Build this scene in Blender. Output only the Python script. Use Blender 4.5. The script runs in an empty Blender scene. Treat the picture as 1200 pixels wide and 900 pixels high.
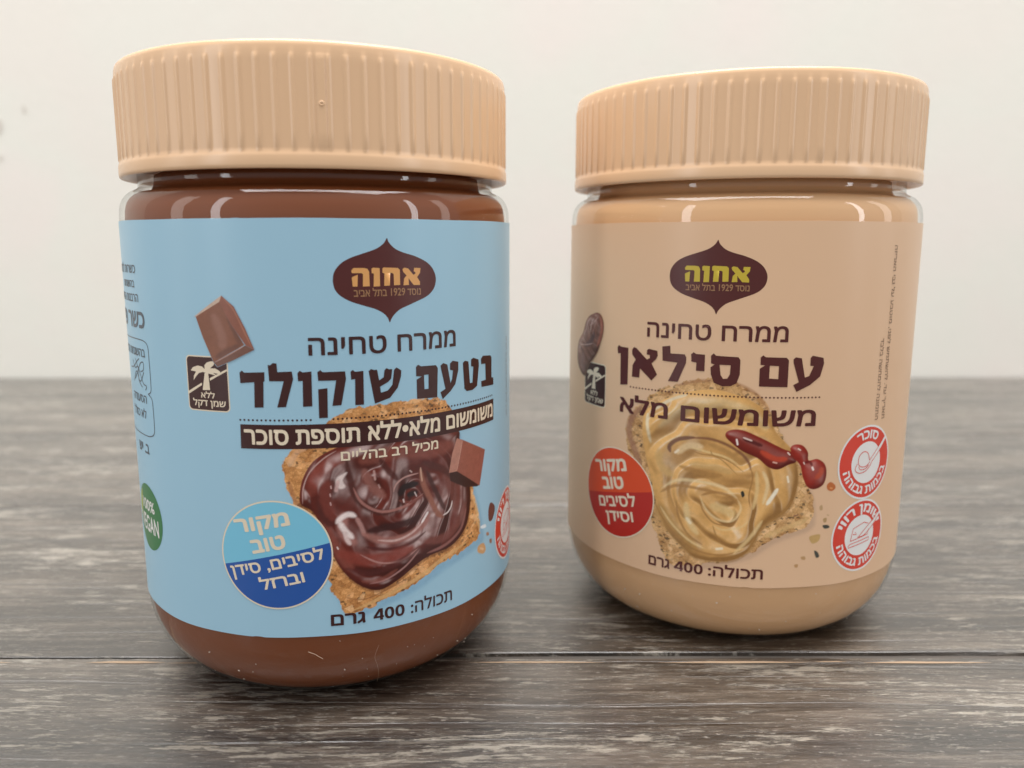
import bpy, bmesh, math, random
import numpy as np
from mathutils import Vector, Matrix
from mathutils.geometry import tessellate_polygon

MM = 0.001
scene = bpy.context.scene
col = scene.collection

# ------------------------------------------------------------------ camera
cam_data = bpy.data.cameras.new('camera')
cam = bpy.data.objects.new('camera', cam_data)
col.objects.link(cam)
scene.camera = cam
cam.location = (0, 0, 0.08766)
cam.rotation_euler = (math.radians(90) - 0.16914, 0.00057, 0)
cam_data.sensor_width = 36.0
cam_data.lens = 36.0 * 941.2 / 1200.0
cam_data.shift_x = 5.0 / 1200.0
cam_data.shift_y = -5.6 / 1200.0
cam_data.clip_start = 0.005
cam_data.clip_end = 50.0
cam_data.dof.use_dof = True
cam_data.dof.focus_distance = 0.152
cam_data.dof.aperture_fstop = 15.0

# ------------------------------------------------------------------ light
world = bpy.data.worlds.new('World')
scene.world = world
world.use_nodes = True
bg = world.node_tree.nodes['Background']
bg.inputs['Color'].default_value = (1.0, 0.99, 0.98, 1)
bg.inputs['Strength'].default_value = 0.44

def area(name, loc, target, sx, sy, power, color):
    ld = bpy.data.lights.new(name, 'AREA')
    ld.shape = 'RECTANGLE'
    ld.size, ld.size_y = sx, sy
    ld.energy = power
    ld.color = color
    o = bpy.data.objects.new(name, ld)
    col.objects.link(o)
    o.location = loc
    d = Vector(target) - Vector(loc)
    o.rotation_euler = d.to_track_quat('-Z', 'Y').to_euler()
    return o

area('ceiling_light', (0.0, 0.18, 1.9), (0.0, 0.25, 0.0), 1.9, 1.25, 70.0, (1.0, 0.985, 0.975))
area('window_light_left', (-1.55, -1.25, 0.75), (0, 0.2, 0.08), 0.22, 1.5, 7.0, (0.95, 0.98, 1.0))
area('doorway_light_left', (-2.3, -0.55, 0.8), (0, 0.2, 0.08), 0.40, 1.7, 5.0, (1.0, 0.96, 0.9))
area('doorway_light_right', (2.5, 0.0, 0.8), (0, 0.2, 0.08), 0.30, 1.7, 4.0, (1.0, 0.96, 0.9))
area('window_light_right', (1.9, -0.75, 0.75), (0, 0.2, 0.08), 0.16, 1.4, 6.0, (0.95, 0.98, 1.0))

scene.view_settings.view_transform = 'Standard'
scene.view_settings.look = 'None'
scene.view_settings.exposure = 0.17
scene.view_settings.gamma = 1.0
scene.view_settings.use_curve_mapping = False
scene.cycles.max_bounces = 10
scene.cycles.transparent_max_bounces = 16

# ------------------------------------------------------------------ helpers
def tag(o, label=None, cat=None, group=None, kind=None):
    if label: o['label'] = label
    if cat: o['category'] = cat
    if group: o['group'] = group
    if kind: o['kind'] = kind
    return o

def link(name, me, parent=None, mat=None):
    o = bpy.data.objects.new(name, me)
    col.objects.link(o)
    if parent is not None: o.parent = parent
    if mat is not None: me.materials.append(mat)
    return o

def new_mat(name, base=(0.5, 0.5, 0.5), rough=0.5, spec=0.5, coat=0.0, coat_rough=0.05):
    m = bpy.data.materials.new(name)
    m.use_nodes = True
    b = m.node_tree.nodes['Principled BSDF']
    b.inputs['Base Color'].default_value = (*base, 1)
    b.inputs['Roughness'].default_value = rough
    b.inputs['Specular IOR Level'].default_value = spec
    b.inputs['Coat Weight'].default_value = coat
    b.inputs['Coat Roughness'].default_value = coat_rough
    return m

class NT:
    """small node-tree helper"""
    def __init__(s, mat):
        s.t = mat.node_tree; s.n = s.t.nodes; s.b = s.n.get('Principled BSDF')
    def node(s, typ, **kw):
        x = s.n.new(typ)
        for k, v in kw.items():
            if k.startswith('i_'):
                key = k[2:].replace('_', ' ')
                x.inputs[int(key) if key.isdigit() else key].default_value = v
            else: setattr(x, k, v)
        return x
    def link(s, a, b): s.t.links.new(a, b)
    def ramp(s, fac, stops):
        r = s.n.new('ShaderNodeValToRGB')
        cr = r.color_ramp
        while len(cr.elements) < len(stops): cr.elements.new(0.5)
        for e, (p, c) in zip(cr.elements, stops):
            e.position = p; e.color = (*c, 1) if len(c) == 3 else c
        s.link(fac, r.inputs['Fac'])
        return r.outputs['Color']
    def noise(s, vec, scale, detail=4, rough=0.6, dist=0.0):
        x = s.node('ShaderNodeTexNoise', i_Scale=scale, i_Detail=detail, i_Roughness=rough, i_Distortion=dist)
        if vec is not None: s.link(vec, x.inputs['Vector'])
        return x.outputs['Fac']
    def mapping(s, scale=(1, 1, 1), loc=(0, 0, 0), rot=(0, 0, 0), src='Object'):
        tc = s.n.new('ShaderNodeTexCoord'); m = s.n.new('ShaderNodeMapping')
        m.inputs['Scale'].default_value = scale; m.inputs['Location'].default_value = loc
        m.inputs['Rotation'].default_value = rot
        s.link(tc.outputs[src], m.inputs['Vector'])
        return m.outputs['Vector']
    def mixc(s, fac, a, b, mode='MIX'):
        x = s.n.new('ShaderNodeMix'); x.data_type = 'RGBA'; x.blend_type = mode
        for sock, v in ((x.inputs[0], fac), (x.inputs[6], a), (x.inputs[7], b)):
            if hasattr(v, 'node'): s.link(v, sock)
            elif isinstance(v, (int, float)): sock.default_value = v
            else: sock.default_value = (*v, 1)
        return x.outputs[2]
    def math(s, op, a, b=0.0, clamp=False):
        x = s.n.new('ShaderNodeMath'); x.operation = op; x.use_clamp = clamp
        for i, v in enumerate((a, b)):
            if hasattr(v, 'node'): s.link(v, x.inputs[i])
            else: x.inputs[i].default_value = v
        return x.outputs[0]
    def bump(s, h, strength, dist):
        x = s.node('ShaderNodeBump', i_Strength=strength, i_Distance=dist)
        s.link(h, x.inputs['Height']); s.link(x.outputs['Normal'], s.b.inputs['Normal'])

# ------------------------------------------------------------------ wall
def wall_material():
    m = new_mat('painted_plaster', (0.8, 0.78, 0.72), 0.75, 0.3)
    t = NT(m)
    v = t.mapping((1, 1, 1))
    n1 = t.noise(v, 9.0, 3, 0.5)
    base = t.ramp(n1, [(0.35, (0.84, 0.80, 0.735)), (0.5, (0.83, 0.815, 0.745)), (0.68, (0.86, 0.80, 0.745))])
    n2 = t.noise(v, 60.0, 5, 0.6)
    base = t.mixc(t.math('MULTIPLY', t.math('SUBTRACT', n2, 0.45, True), 0.25), base, (0.72, 0.69, 0.62))
    t.link(base, t.b.inputs['Base Color'])
    t.bump(t.noise(v, 220.0, 4, 0.6), 0.25, 0.0006)
    return m

def grid_plane(name, x0, x1, y0, y1, z, mat, parent=None):
    me = bpy.data.meshes.new(name)
    me.from_pydata([(x0, y0, z), (x1, y0, z), (x1, y1, z), (x0, y1, z)], [], [(0, 1, 2, 3)])
    return link(name, me, parent, mat)

WALL_Y = 0.5195
bm = bmesh.new()
bmesh.ops.create_cube(bm, size=1.0)
for v in bm.verts:
    v.co = Vector((v.co.x * 4.0, WALL_Y + 0.05 + v.co.y * 0.1, 0.55 + v.co.z * 1.7))
me = bpy.data.meshes.new('wall'); bm.to_mesh(me); bm.free()
wall = tag(link('wall', me, None, wall_material()), 'plain off-white painted wall behind the table', None, None, 'structure')

# small grey scuff marks on the paint, left of the blue-labelled jar
scuff_mat = new_mat('scuffed_paint', (0.70, 0.655, 0.59), 0.8, 0.2)
def scuff(name, cx, cz, w, h, seed):
    rnd = random.Random(seed)
    pts = []
    for k in range(14):
        a = 2 * math.pi * k / 14
        r = 0.65 + 0.5 * rnd.random()
        pts.append((cx + w * r * math.cos(a), WALL_Y - 0.0003, cz + h * r * math.sin(a)))
    me = bpy.data.meshes.new(name)
    me.from_pydata(pts, [], [tuple(range(14))[::-1]])
    return link(name, me, wall, scuff_mat)
for i, (cx, cz, w, h) in enumerate([(-0.3170, 0.1590, 0.0026, 0.0056), (-0.3175, 0.1395, 0.0018, 0.0016), (-0.3000, 0.1690, 0.0010, 0.0030)]):
    scuff('scuff_mark', cx, cz, w, h, i)

# ------------------------------------------------------------------ table of weathered planks
def plank_material():
    m = new_mat('weathered_wood', (0.3, 0.27, 0.23), 0.45, 1.0)
    t = NT(m)
    oi = t.n.new('ShaderNodeObjectInfo')
    tc = t.n.new('ShaderNodeTexCoord')
    off = t.node('ShaderNodeCombineXYZ')
    t.b.inputs['Coat Weight'].default_value = 0.7; t.b.inputs['Coat Roughness'].default_value = 0.30; t.b.inputs['Coat IOR'].default_value = 1.6
    rr = t.math('MULTIPLY', oi.outputs['Random'], 7.0)
    t.link(rr, off.inputs[0]); t.link(rr, off.inputs[1])
    add = t.node('ShaderNodeVectorMath', operation='ADD')
    t.link(tc.outputs['Object'], add.inputs[0]); t.link(off.outputs[0], add.inputs[1])
    def mp(scale):
        mm = t.node('ShaderNodeMapping'); mm.inputs['Scale'].default_value = scale
        t.link(add.outputs[0], mm.inputs['Vector']); return mm.outputs['Vector']
    # low frequency waviness of the grain
    warp = t.noise(mp((5, 14, 1)), 1.0, 2, 0.5)
    wv = t.node('ShaderNodeCombineXYZ'); t.link(t.math('MULTIPLY', t.math('SUBTRACT', warp, 0.5), 0.010), wv.inputs[1])
    add2 = t.node('ShaderNodeVectorMath', operation='ADD')
    t.link(add.outputs[0], add2.inputs[0]); t.link(wv.outputs[0], add2.inputs[1])
    def mp2(scale):
        mm = t.node('ShaderNodeMapping'); mm.inputs['Scale'].default_value = scale
        t.link(add2.outputs[0], mm.inputs['Vector']); return mm.outputs['Vector']
    broad = t.noise(mp2((7, 60, 1)), 1.0, 4, 0.6)
    fine = t.noise(mp2((45, 480, 1)), 1.0, 8, 0.8)
    streak = t.noise(mp2((85, 560, 1)), 1.0, 7, 0.78)
    patch = t.noise(mp2((14, 75, 1)), 1.0, 5, 0.7)
    speck = t.noise(mp((420, 1500, 1)), 1.0, 3, 0.6)
    dark, mid, light = (0.010, 0.007, 0.005), (0.062, 0.047, 0.035), (0.36, 0.32, 0.262)
    v = t.math('ADD', t.math('MULTIPLY', fine, 0.62), t.math('MULTIPLY', broad, 0.38))
    base = t.ramp(v, [(0.42, dark), (0.50, mid), (0.59, (0.17, 0.138, 0.108))])
    # pale worn streaks, denser in patches
    w = t.math('ADD', streak, t.math('MULTIPLY', t.math('SUBTRACT', patch, 0.5), 0.60))
    wf = t.ramp(w, [(0.55, (0, 0, 0)), (0.60, (1, 1, 1))])
    base = t.mixc(t.math('MULTIPLY', wf, 0.80), base, light)
    sp = t.ramp(speck, [(0.61, (0, 0, 0)), (0.67, (1, 1, 1))])
    base = t.mixc(t.math('MULTIPLY', sp, t.math('MULTIPLY', patch, 0.9)), base, (0.52, 0.48, 0.42))
    # broad darker areas where the grey wash has worn off
    big = t.ramp(t.noise(mp2((3.2, 15, 1)), 1.0, 3, 0.55), [(0.40, (0.55, 0.53, 0.51)), (0.58, (1.0, 1.0, 1.0))])
    base = t.mixc(1.0, base, big, 'MULTIPLY')
    # long dark splits
    sl = t.noise(mp2((6, 300, 1)), 1.0, 2, 0.5)
    sf = t.ramp(sl, [(0.36, (1, 1, 1)), (0.40, (0, 0, 0))])
    base = t.mixc(t.math('MULTIPLY', sf, 0.65), base, (0.035, 0.026, 0.02))
    t.link(base, t.b.inputs['Base Color'])
    rg = t.math('ADD', t.math('MULTIPLY', fine, 0.20), 0.16)
    t.link(rg, t.b.inputs['Roughness'])
    hgt = t.math('SUBTRACT', t.math('ADD', fine, t.math('MULTIPLY', wf, 0.4)), t.math('MULTIPLY', sf, 0.8))
    t.bump(hgt, 0.7, 0.0004)
    return m
wood = plank_material()

table = bpy.data.objects.new('table_top', None)
col.objects.link(table)
tag(table, 'weathered grey brown wooden plank table top under the jars', None, None, 'structure')

def plank(y0, y1, seed, xlen=1.2, widen=0.0):
    """one board, long in x, with softly chipped upper edges"""
    rnd = np.random.RandomState(seed)
    nx = 260
    xs = np.linspace(-xlen, xlen, nx + 1)
    # edge wobble: smooth random
    def wob(amp, n=70):
        k = rnd.randn(n); return np.interp(xs, np.linspace(-xlen, xlen, n), k) * amp
    e0, e1 = wob(0.00016), wob(0.00016)
    s = np.clip((xs + 0.07) / 0.09, 0, 1); e0 = e0 + widen * s * s * (3 - 2 * s)
    chip = np.clip(wob(0.0005, 160) - 0.0004, 0, 1)
    prof = []
    for i, x in enumerate(xs):
        prof.append([(x, y0 + e0[i], -0.012), (x, y0 + e0[i], -0.0012), (x, y0 + 0.00012 + e0[i] + chip[i], -0.00012), (x, y0 + 0.0003 + e0[i] + chip[i], 0.0),
                     (x, y1 - 0.0003 + e1[i], 0.0), (x, y1 - 0.00012 + e1[i], -0.00012), (x, y1 + e1[i], -0.0012), (x, y1 + e1[i], -0.012)])
    vs = [p for r in prof for p in r]
    fs = []
    for i in range(nx):
        for k in range(8):
            a, b = i * 8 + k, i * 8 + (k + 1) % 8
            fs.append((a, a + 8, b + 8, b))
    fs.append(tuple(range(8))); fs.append(tuple(range(nx * 8 + 7, nx * 8 - 1, -1)))
    me = bpy.data.meshes.new('plank'); me.from_pydata(vs, [], fs)
    o = link('plank', me, table, wood)
    return o
seams = [-0.2453, -0.1443, -0.0432, 0.0585, 0.1595, 0.2605, 0.3615, 0.4625, 0.5185]
for i in range(len(seams) - 1):
    plank(seams[i] + 0.0003, seams[i + 1] - 0.0003, 11 + i, widen=0.0018 if abs(seams[i] - 0.1595) < 1e-6 else 0.0)
gm = new_mat('dark_gap', (0.12, 0.105, 0.092), 0.8, 0.2)
for i, s in enumerate(seams[1:-1]):
    w = 0.0032 if abs(s - 0.1595) < 1e-6 else 0.0016
    me = bpy.data.meshes.new('groove')
    me.from_pydata([(-1.19, s - 0.0012, -0.0009), (1.19, s - 0.0012, -0.0009), (1.19, s + w, -0.0009), (-1.19, s + w, -0.0009)], [], [(0, 1, 2, 3)])
    link('groove', me, table, gm)
# pale splintered strip on the near lip of the front groove
lipm = new_mat('bare_splinter_wood', (0.42, 0.30, 0.20), 0.6, 0.3)
rnd = random.Random(3)
bm = bmesh.new()
x = -0.50
while x < 0.50:
    L = rnd.uniform(0.004, 0.035); w = rnd.uniform(0.0002, 0.0006)
    yy = 0.1595 - 0.0022 + rnd.uniform(-0.0003, 0.0002)
    n = 6
    top = [bm.verts.new((x + L * k / n, yy + w * math.sin(math.pi * k / n) * rnd.uniform(.6, 1.2), 0.00012)) for k in range(n + 1)]
    bot = [bm.verts.new((x + L * k / n, yy - w * 0.6 * math.sin(math.pi * k / n) * rnd.uniform(.5, 1.1) - 0.00001, 0.0001)) for k in range(n + 1)]
    for k in range(n): bm.faces.new((bot[k], bot[k + 1], top[k + 1], top[k]))
    x += L + rnd.uniform(0.0, 0.03)
me = bpy.data.meshes.new('splinter_edge'); bm.to_mesh(me); bm.free()
link('splinter_edge', me, table, lipm)

# ------------------------------------------------------------------ label artwork data (millimetres round and up the jar)
TITLE_A = [[[(-6.74,65.37),(-6.29,65.74),(-5.89,65.39),(-2.28,65.53),(-2.33,63.93),(-2.53,63.85),(-2.73,59.3),(-4.33,59.23),(-4.16,63.74),(-6.68,63.53)]],[[(-1.62,66.81),(-1.19,66.73),(-0.77,67.13),(-0.1,67.05),(-0.02,65.54),(2.44,65.64),(2.62,64.32),(1.18,59.39),(-0.32,59.31),(1.0,63.94),(-1.49,63.94)]],[[(3.4,65.35),(3.8,65.74),(4.29,65.46),(5.76,65.59),(5.67,59.43),(4.11,59.39),(4.23,63.98),(3.45,63.91)]],[[(6.76,65.44),(7.27,65.79),(7.64,65.41),(11.45,65.43),(11.56,64.05),(10.62,59.43),(9.09,59.38),(9.87,63.88),(6.85,63.91)]],[[(6.79,62.43),(8.35,62.57),(8.23,57.3),(6.75,57.28)]],[[(12.39,65.3),(12.79,65.61),(13.14,65.26),(14.62,65.34),(14.55,59.3),(13.03,59.28),(13.14,63.97),(12.46,63.88)]],[[(15.54,65.21),(15.96,65.59),(16.53,65.39),(17.06,65.4),(17.38,63.45),(18.23,63.96),(18.39,65.18),(18.78,65.57),(19.2,65.33),(19.84,65.32),(19.62,63.65),(19.05,63.07),(17.52,62.29),(17.65,61.2),(18.93,61.51),(19.81,62.47),(20.18,65.13),(20.62,65.55),(21.05,65.31),(21.57,64.9),(21.46,63.79),(20.79,61.85),(19.32,60.15),(16.52,59.31)]],[[(24.49,65.31),(24.93,65.69),(25.54,65.34),(28.77,65.24),(29.18,64.65),(28.97,59.17),(24.6,59.4),(24.58,62.95),(25.64,63.44),(24.5,63.59)],[(26.13,63.68),(27.11,63.67),(27.06,60.99),(26.17,61.01)]],[[(29.82,65.01),(30.48,65.45),(31.47,65.05),(32.2,61.45),(32.62,62.18),(32.88,63.8),(32.13,63.98),(32.15,65.19),(32.8,65.64),(34.29,65.3),(34.27,63.73),(33.43,61.11),(32.23,59.96),(30.25,58.65),(29.73,60.02),(30.94,60.52)]],[[(35.55,64.94),(36.14,65.26),(37.15,65.01),(37.57,60.72),(38.36,60.7),(38.69,63.8),(37.97,63.98),(37.99,65.27),(38.64,65.55),(40.38,65.02),(40.53,63.92),(39.85,59.85),(38.34,59.26),(36.59,59.3),(35.93,59.89)]],[[(41.27,65.0),(41.95,65.55),(45.0,65.26),(45.51,64.78),(45.47,60.7),(46.33,60.56),(46.32,59.11),(41.45,59.38),(41.3,60.54),(43.04,60.6),(42.89,63.88),(41.34,63.95)]]]
TITLE_B = [[[(-36.54,65.11),(-36.09,65.57),(-35.46,65.3),(-33.44,65.25),(-33.45,57.23),(-35.48,56.96),(-35.59,63.9),(-36.38,63.73)]],[[(-32.39,64.97),(-31.9,65.56),(-31.24,65.37),(-28.61,63.19),(-27.88,63.59),(-28.0,64.23),(-28.69,64.25),(-28.63,65.19),(-28.22,65.52),(-26.22,65.24),(-26.1,64.23),(-26.52,63.38),(-27.48,62.48),(-26.14,60.24),(-27.4,58.83),(-30.26,61.13),(-30.4,59.12),(-32.31,59.1),(-32.18,61.67),(-31.41,62.91),(-32.36,63.94)]],[[(-25.12,66.25),(-23.38,66.54),(-23.28,64.94),(-20.24,64.96),(-19.89,64.31),(-19.93,63.19),(-21.53,59.13),(-23.62,59.1),(-21.72,63.14),(-24.97,63.28)]],[[(-18.93,65.08),(-18.43,65.51),(-17.87,65.19),(-16.13,65.13),(-16.14,61.73),(-17.82,61.74),(-17.8,63.41),(-18.83,63.58)]],[[(-14.94,64.99),(-14.43,65.49),(-13.92,65.04),(-9.62,64.91),(-9.22,64.34),(-9.23,61.41),(-9.75,59.63),(-10.84,58.99),(-12.52,58.86),(-14.18,59.48),(-14.82,61.14),(-14.95,62.63),(-14.18,63.23),(-14.87,63.43)],[(-13.2,63.24),(-11.03,63.22),(-11.13,61.33),(-11.58,60.49),(-12.4,60.37),(-12.92,61.17)]],[[(-5.36,64.94),(-4.9,65.41),(-4.36,65.03),(-0.3,64.95),(0.15,64.45),(0.16,59.01),(-5.4,59.1),(-5.43,62.69),(-4.43,63.41),(-5.32,63.47)],[(-3.53,63.34),(-1.72,63.28),(-1.73,60.64),(-3.54,60.74)]],[[(1.06,64.6),(1.54,65.06),(2.73,64.82),(3.57,60.93),(4.47,61.23),(5.31,63.23),(4.57,63.32),(4.55,64.87),(4.96,65.33),(7.26,64.85),(7.47,63.72),(6.78,61.09),(4.75,59.42),(2.04,58.06),(1.3,59.43),(2.4,60.01),(1.14,63.9)]]]
LOGO_LETTERS = [[[(13.08,82.79),(13.41,83.25),(13.75,83.28),(15.25,83.26),(15.86,83.13),(16.15,82.63),(16.19,80.12),(15.0,80.09),(15.07,82.2),(14.85,82.39),(13.2,82.41)]],[[(13.14,81.67),(13.4,81.82),(14.18,82.14),(14.06,80.1),(13.25,80.12)]],[[(16.58,83.12),(16.88,83.3),(18.04,83.21),(18.01,80.08),(16.88,80.04),(16.98,82.28),(16.6,82.38)]],[[(18.53,83.18),(18.83,83.31),(21.35,83.19),(21.72,82.85),(21.73,80.21),(20.58,80.18),(20.55,82.14),(20.27,82.36),(19.9,82.33),(19.8,80.16),(18.76,80.13),(18.86,82.25),(18.51,82.43)]],[[(22.24,82.99),(22.61,83.21),(23.35,83.06),(24.34,81.91),(24.78,82.15),(24.7,82.44),(24.42,82.53),(24.54,83.14),(25.79,83.1),(25.7,82.27),(25.08,81.51),(25.64,80.68),(25.65,80.09),(24.36,80.13),(23.37,81.36),(23.43,80.16),(22.36,80.13),(22.52,81.34),(23.0,81.81),(22.34,82.53)]]]
LOGO_SHAPE = [(19.47,88.37),(19.71,87.81),(20.13,87.25),(21.03,86.49),(22.46,85.88),(24.81,85.19),(27.05,84.18),(28.44,82.91),(29.07,81.36),(28.87,79.89),(28.12,78.79),(26.92,77.95),(25.07,77.23),(23.08,76.49),(21.58,75.88),(20.53,75.05),(19.93,74.27),(19.63,73.68),(19.25,74.53),(18.51,75.33),(17.15,76.09),(15.24,76.72),(12.81,77.56),(11.18,78.51),(10.3,79.52),(9.97,80.64),(9.97,81.75),(10.32,82.85),(11.37,84.08),(12.88,84.96),(14.95,85.68),(16.87,86.29),(18.05,86.84),(18.95,87.58)]
PALM = [[(-13.65,65.04),(-12.89,65.13),(-12.72,62.04),(-14.3,61.95)],[(-13.27,65.06),(-14.05,65.2),(-14.87,64.97),(-15.51,64.4),(-16.18,63.62),(-16.04,64.47),(-15.51,65.19),(-16.71,65.33),(-16.18,65.94),(-15.09,66.29),(-14.13,66.16),(-13.59,65.74),(-13.6,66.4),(-13.06,66.94),(-12.12,67.19),(-11.44,67.07),(-11.69,66.49),(-12.43,65.93),(-11.37,65.93),(-10.51,65.5),(-10.27,64.83),(-11.08,65.06),(-11.88,65.12),(-11.1,64.64)],[(-17.61,61.53),(-14.42,63.26),(-14.39,62.84),(-17.51,61.06)],[(-12.65,64.15),(-9.13,65.91),(-9.12,65.55),(-12.63,63.7)]]
PALM_RECT = [(-17.43,67.81),(-9.03,68.19),(-9.24,58.49),(-17.56,58.19)]
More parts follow.
